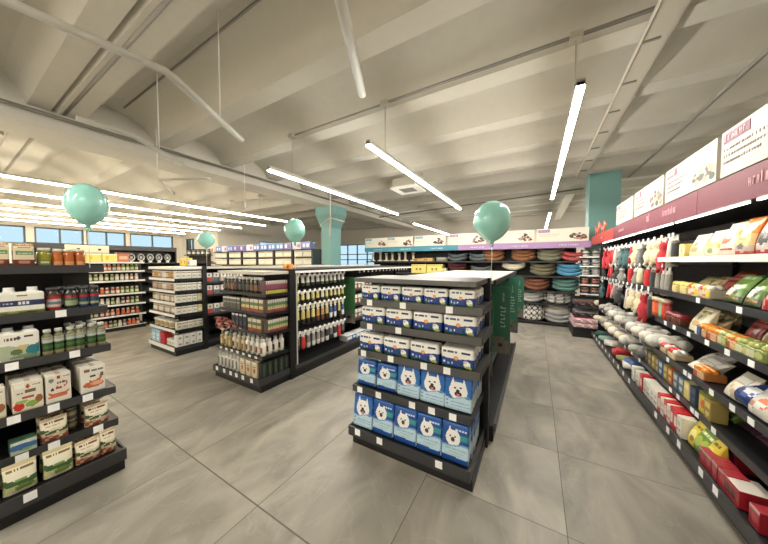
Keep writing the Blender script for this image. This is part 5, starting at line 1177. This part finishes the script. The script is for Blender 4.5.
def bed(c1, c2, rx=.3, ry=.22, r=.05, sag=.085, pat=None):
    m = MB(); n, k = (84, 18) if pat else (26, 9)
    def pos(u, v):
        t = 2 * PI * u; p = 2 * PI * v
        x = (rx - r + r * cos(p)) * cos(t); y = (ry - r + r * cos(p)) * sin(t)
        return (x, y, r + r * sin(p) + sag * (x / rx) ** 2)
    fn = (lambda u, v: pat(u, v)) if pat else (lambda u, v: c1)
    m.grid(n, k, pos, fn)
    q = MB()
    q.grid(10, 6, lambda u, v: ((rx - r) * (2 * u - 1), (ry - r) * (2 * v - 1) * math.sqrt(max(0, 1 - (2 * u - 1) ** 2)), .05 + .03 * sin(PI * u) + sag * (2 * u - 1) ** 2 * .8), lambda u, v: c2)
    q.grid(10, 6, lambda u, v: ((rx - r) * (2 * u - 1), (ry - r) * (2 * v - 1) * math.sqrt(max(0, 1 - (2 * u - 1) ** 2)), .012 + sag * (2 * u - 1) ** 2 * .8), lambda u, v: c2, True, True)
    return Kind('dog_bed', 'dog bed', [('bolster', m, M_FUR), ('cushion', q, M_CLOTH)])
wv = lambda u, v: (34, 34, 36) if (abs(((u * 14 + v * 3) % 1) - .5) < .13 or abs(((u * 14 - v * 3) % 1) - .5) < .13) else (224, 222, 214)
BD = {'grey': bed((96, 104, 108), (80, 86, 90)), 'maroon': bed((88, 36, 48), (74, 30, 42)), 'brown': bed((150, 100, 64), (196, 160, 120)), 'sage': bed((136, 136, 110), (160, 158, 134)), 'red': bed((190, 84, 82), (150, 70, 70)), 'cream': bed((222, 214, 190), (200, 192, 170)),
      'olive': bed((116, 110, 84), (150, 140, 110)), 'blue': bed((84, 150, 186), (64, 110, 146)), 'rust': bed((134, 82, 58), (90, 60, 46)), 'teal': bed((92, 132, 124), (70, 100, 96)), 'lightgrey': bed((176, 176, 172), (130, 130, 130)), 'mottled': bed((150, 150, 148), (90, 90, 90), pat=lambda u, v: (90, 90, 92) if (int(u * 40) * 5 + int(v * 9) * 3) % 4 == 0 else (190, 188, 184)), 'lattice': bed((224, 222, 214), (224, 222, 214), .3, .24, .085, .05, wv), 'stone': bed((206, 200, 188), (160, 156, 148))}
NM = {'lightgrey': 'light grey', 'mottled': 'mottled grey', 'lattice': 'white bed with black lattice', 'stone': 'pale stone'}
def beds(k, px, z, n, dz, where, t=.33, sc=1.):
    x = yxw(px, YW + t - .2)
    for i in range(n):
        lab = '%s dog bed %s' % (NM.get(k, k).replace(' bed with', ' patterned with'), where)
        if n > 1: lab += ', %s counted up' % ORD[i]
        BD[k].put((x, YW + t, z + dz * i), (0, 0, R.uniform(-.06, .06)), lab, 'dog beds', (sc, 1, 1))
def yxw(px, Y):
    k = (px - 384) / 262.; y_ = rad(30.1)
    return Y * (-sin(y_) + cos(y_) * k) / (cos(y_) + sin(y_) * k)
Z1, Z2, Z3, Z4, Z5 = 1.617, 1.237, .862, .542, .045
beds('grey', 456, Z1, 2, .1, 'on the top shelf beside the yellow boxes'); beds('grey', 478, Z1, 2, .1, 'on the top shelf, second stack from the yellow boxes')
beds('brown', 492, Z1, 3, .098, 'on the top shelf near the balloon string'); beds('brown', 523, Z1, 3, .098, 'on the top shelf before the sage stack'); beds('sage', 550, Z1, 3, .098, 'on the top shelf'); beds('red', 575, Z1, 2, .11, 'on the top shelf next to the corner')
beds('maroon', 456, Z2 + .1, 2, .1, 'below the grey beds'); beds('grey', 480, Z2, 2, .1, 'on the second shelf beside the maroon beds'); beds('cream', 513, Z2 + .14, 2, .07, 'on the second shelf', .33); beds('olive', 543, Z2, 3, .098, 'on the second shelf'); beds('blue', 571, Z2, 3, .098, 'on the second shelf')
beds('rust', 537, Z3, 3, .098, 'on the third shelf'); beds('teal', 567, Z3, 3, .098, 'on the third shelf'); 
beds('lightgrey', 532, Z4, 3, .085, 'on the fourth shelf'); beds('mottled', 559, Z4, 3, .085, 'on the fourth shelf', .33, 1.1)
beds('lattice', 533, Z5, 3, .135, 'on the bottom tray'); beds('stone', 559, Z5 + .26, 2, .1, 'on the bottom tray pile', .33, 1.1); beds('lightgrey', 560, Z5, 3, .098, 'on the bottom tray beneath the stone beds', .33, 1.1)
# goods at the teal-headed end
YBB = sbox('yellow_bed_box', .5, .3, .28, art((232, 214, 120), ('r', .3, .7, .3, .6, (110, 96, 50)), ('r', .05, .95, .85, .9, (200, 180, 90)), ('e', .5, .45, .1, .1, (226, 200, 110))), (226, 206, 120), nu=16, nv=12)
x0 = yxw(419, YW + .1)
for i in range(2): YBB.put((x0 + .53 * i - .02, YW + .25, Z2 + .05 - .045), (0, 0, 0), 'yellow cardboard box, %s of two under the teal header' % ORD[i], 'yellow cardboard boxes')
TNB = sbox('tan_pack', .34, .2, .09, art((196, 160, 100), ('r', .1, .5, .3, .8, (150, 110, 70))), (190, 150, 96), nu=8)
for i, (px, sc) in enumerate(((417, 1), (427, 1.2))): TNB.put((yxw(px, YW + .1), YW + .22, Z1), (0, 0, 0), 'flat tan pack, %s on the shelf above the yellow boxes' % ORD[i], 'flat tan packs', (1, 1, sc))
GPB = sbox('grey_pack', .32, .2, .13, art((120, 124, 116), ('r', .1, .9, .5, .9, (170, 172, 160))), (120, 124, 116), nu=8)
GPB.put((yxw(441, YW + .1), YW + .22, Z1), (0, 0, 0), 'grey pack between the tan packs and the grey beds', None)
CRB = sbox('cream_pack', .3, .2, .18, art((214, 206, 180), ('r', .1, .3, .1, .9, (190, 180, 150)), ('r', .6, .8, .1, .9, (190, 180, 150))), (210, 200, 176), nu=10)
CRB.put((yxw(441, YW + .1), YW + .22, Z2), (0, 0, 0), 'cream pack beside the yellow cardboard boxes', None)
# cream feather wands / cat toys hung upright at the far end
m = MB(); m.lathe([(.03, 0, (190, 180, 160)), (.1, .03, (214, 206, 190)), (.1, .06, (214, 206, 190)), (.035, .08, (206, 196, 170)), (.035, .34, (222, 214, 194)), (.06, .36, (222, 216, 200)), (.06, .40, (226, 220, 206)), (.01, .42, (226, 220, 206))], 10)
SCR = Kind('scratching_post', 'cat scratching post', [('post', m, M_FUR)])
for i, px in enumerate((371.5, 379, 385, 391, 398, 404, 412)):
    SCR.put((yxw(px, YW + .1), YW + .2, Z1 - .002), (0, 0, 0), 'cream scratching post, %s from the tall window end' % ORD[i], 'cream scratching posts', (1, 1, .8 if i % 2 else .72))
# corner rack of bowls and the low flat-cushion display
frK = Frame(.90, 7.76, -.25)
shelf_unit('corner_rack', 'small black corner rack of striped bowls beside the plush toys', 'rack', frK, .42, [(1.72, .02), (1.5, .02), (1.28, .02), (1.06, .02), (.84, .02)], 1.9, .3, .33, base=(0, .1, .02), lip_h=.02, rail={0: M_WHITE, 1: M_WHITE, 2: M_WHITE, 3: M_WHITE, 4: M_WHITE, 5: M_RAIL})
BOW = [sbottle('pet_bowl', .075, .08, c, d, [(.02, .05, l)], 12, .95, 'bowl') for c, d, l in (((60, 70, 64), (120, 116, 100), (190, 186, 176)), ((36, 38, 40), (206, 204, 198), (190, 186, 180)), ((206, 200, 190), (60, 60, 62), (150, 60, 56)), ((196, 176, 100), (190, 80, 70), (70, 84, 110)))]
n = 0
for z, k in ((1.72, 0), (1.5, 1), (1.28, 1), (1.06, 2), (.84, 3)):
    for i in range(2):
        for lv in range(2):
            n += 1; put_on(frK, BOW[k], .11 + .19 * i, .12, z + .002 + .075 * lv, 'small pet bowl, %s counted down the corner rack' % ORD[n - 1], 'bowls on the corner rack')
def flat(c, side, w=.57, d=.74, h=.1): 
    return Kind('flat_cushion', 'pet cushion', [('flat_cushion', MB().rbox(w, d, h, .03, side, lambda u, v: side if (int(u * 14) + int(v * 3)) % 4 else tuple(min(255, a + 60) for a in side), None, lambda u, v: c, 14, 5), M_CLOTH)])
e = empty('display_plinth', 'black low plinth carrying flat cushions at the aisle corner', 'plinth', (1.0, 7.25, 0), 0)
bx(-.29, .3, -.4, .4, 0, .2).build('plinth', M_BLACK, e); bx(-.27, .3, .36, .4, .2, .8).build('back_panel', M_BLACK, e)
for z in (.42, .64): s_ = bx(-.25, .3, -.28, .36, z - .025, z).build('shelf', M_BLACK, e); bx(-.25, .3, -.295, -.28, z - .03, z + .01).build('price_rail', M_RAIL, s_)
F1 = flat((206, 130, 140), (190, 160, 160)); F2 = flat((84, 50, 40), (52, 34, 34), .52, .6); F3 = flat((150, 150, 150), (56, 36, 38), .52, .6)
F1.put((1.0, 7.23, .2), (0, 0, .03), 'pink patterned flat cushion on the low plinth, lowest of the pile', 'flat cushions'); F1.put((1.0, 7.23, .30), (0, 0, -.02), 'pink patterned flat cushion lying on the lowest one', 'flat cushions')
F3.put((1.02, 7.28, .42), (0, 0, 0), 'grey-topped flat cushion on the middle shelf of the plinth', 'flat cushions'); F2.put((1.02, 7.28, .64), (0, 0, 0), 'brown flat cushion on top of the plinth shelves', 'flat cushions')
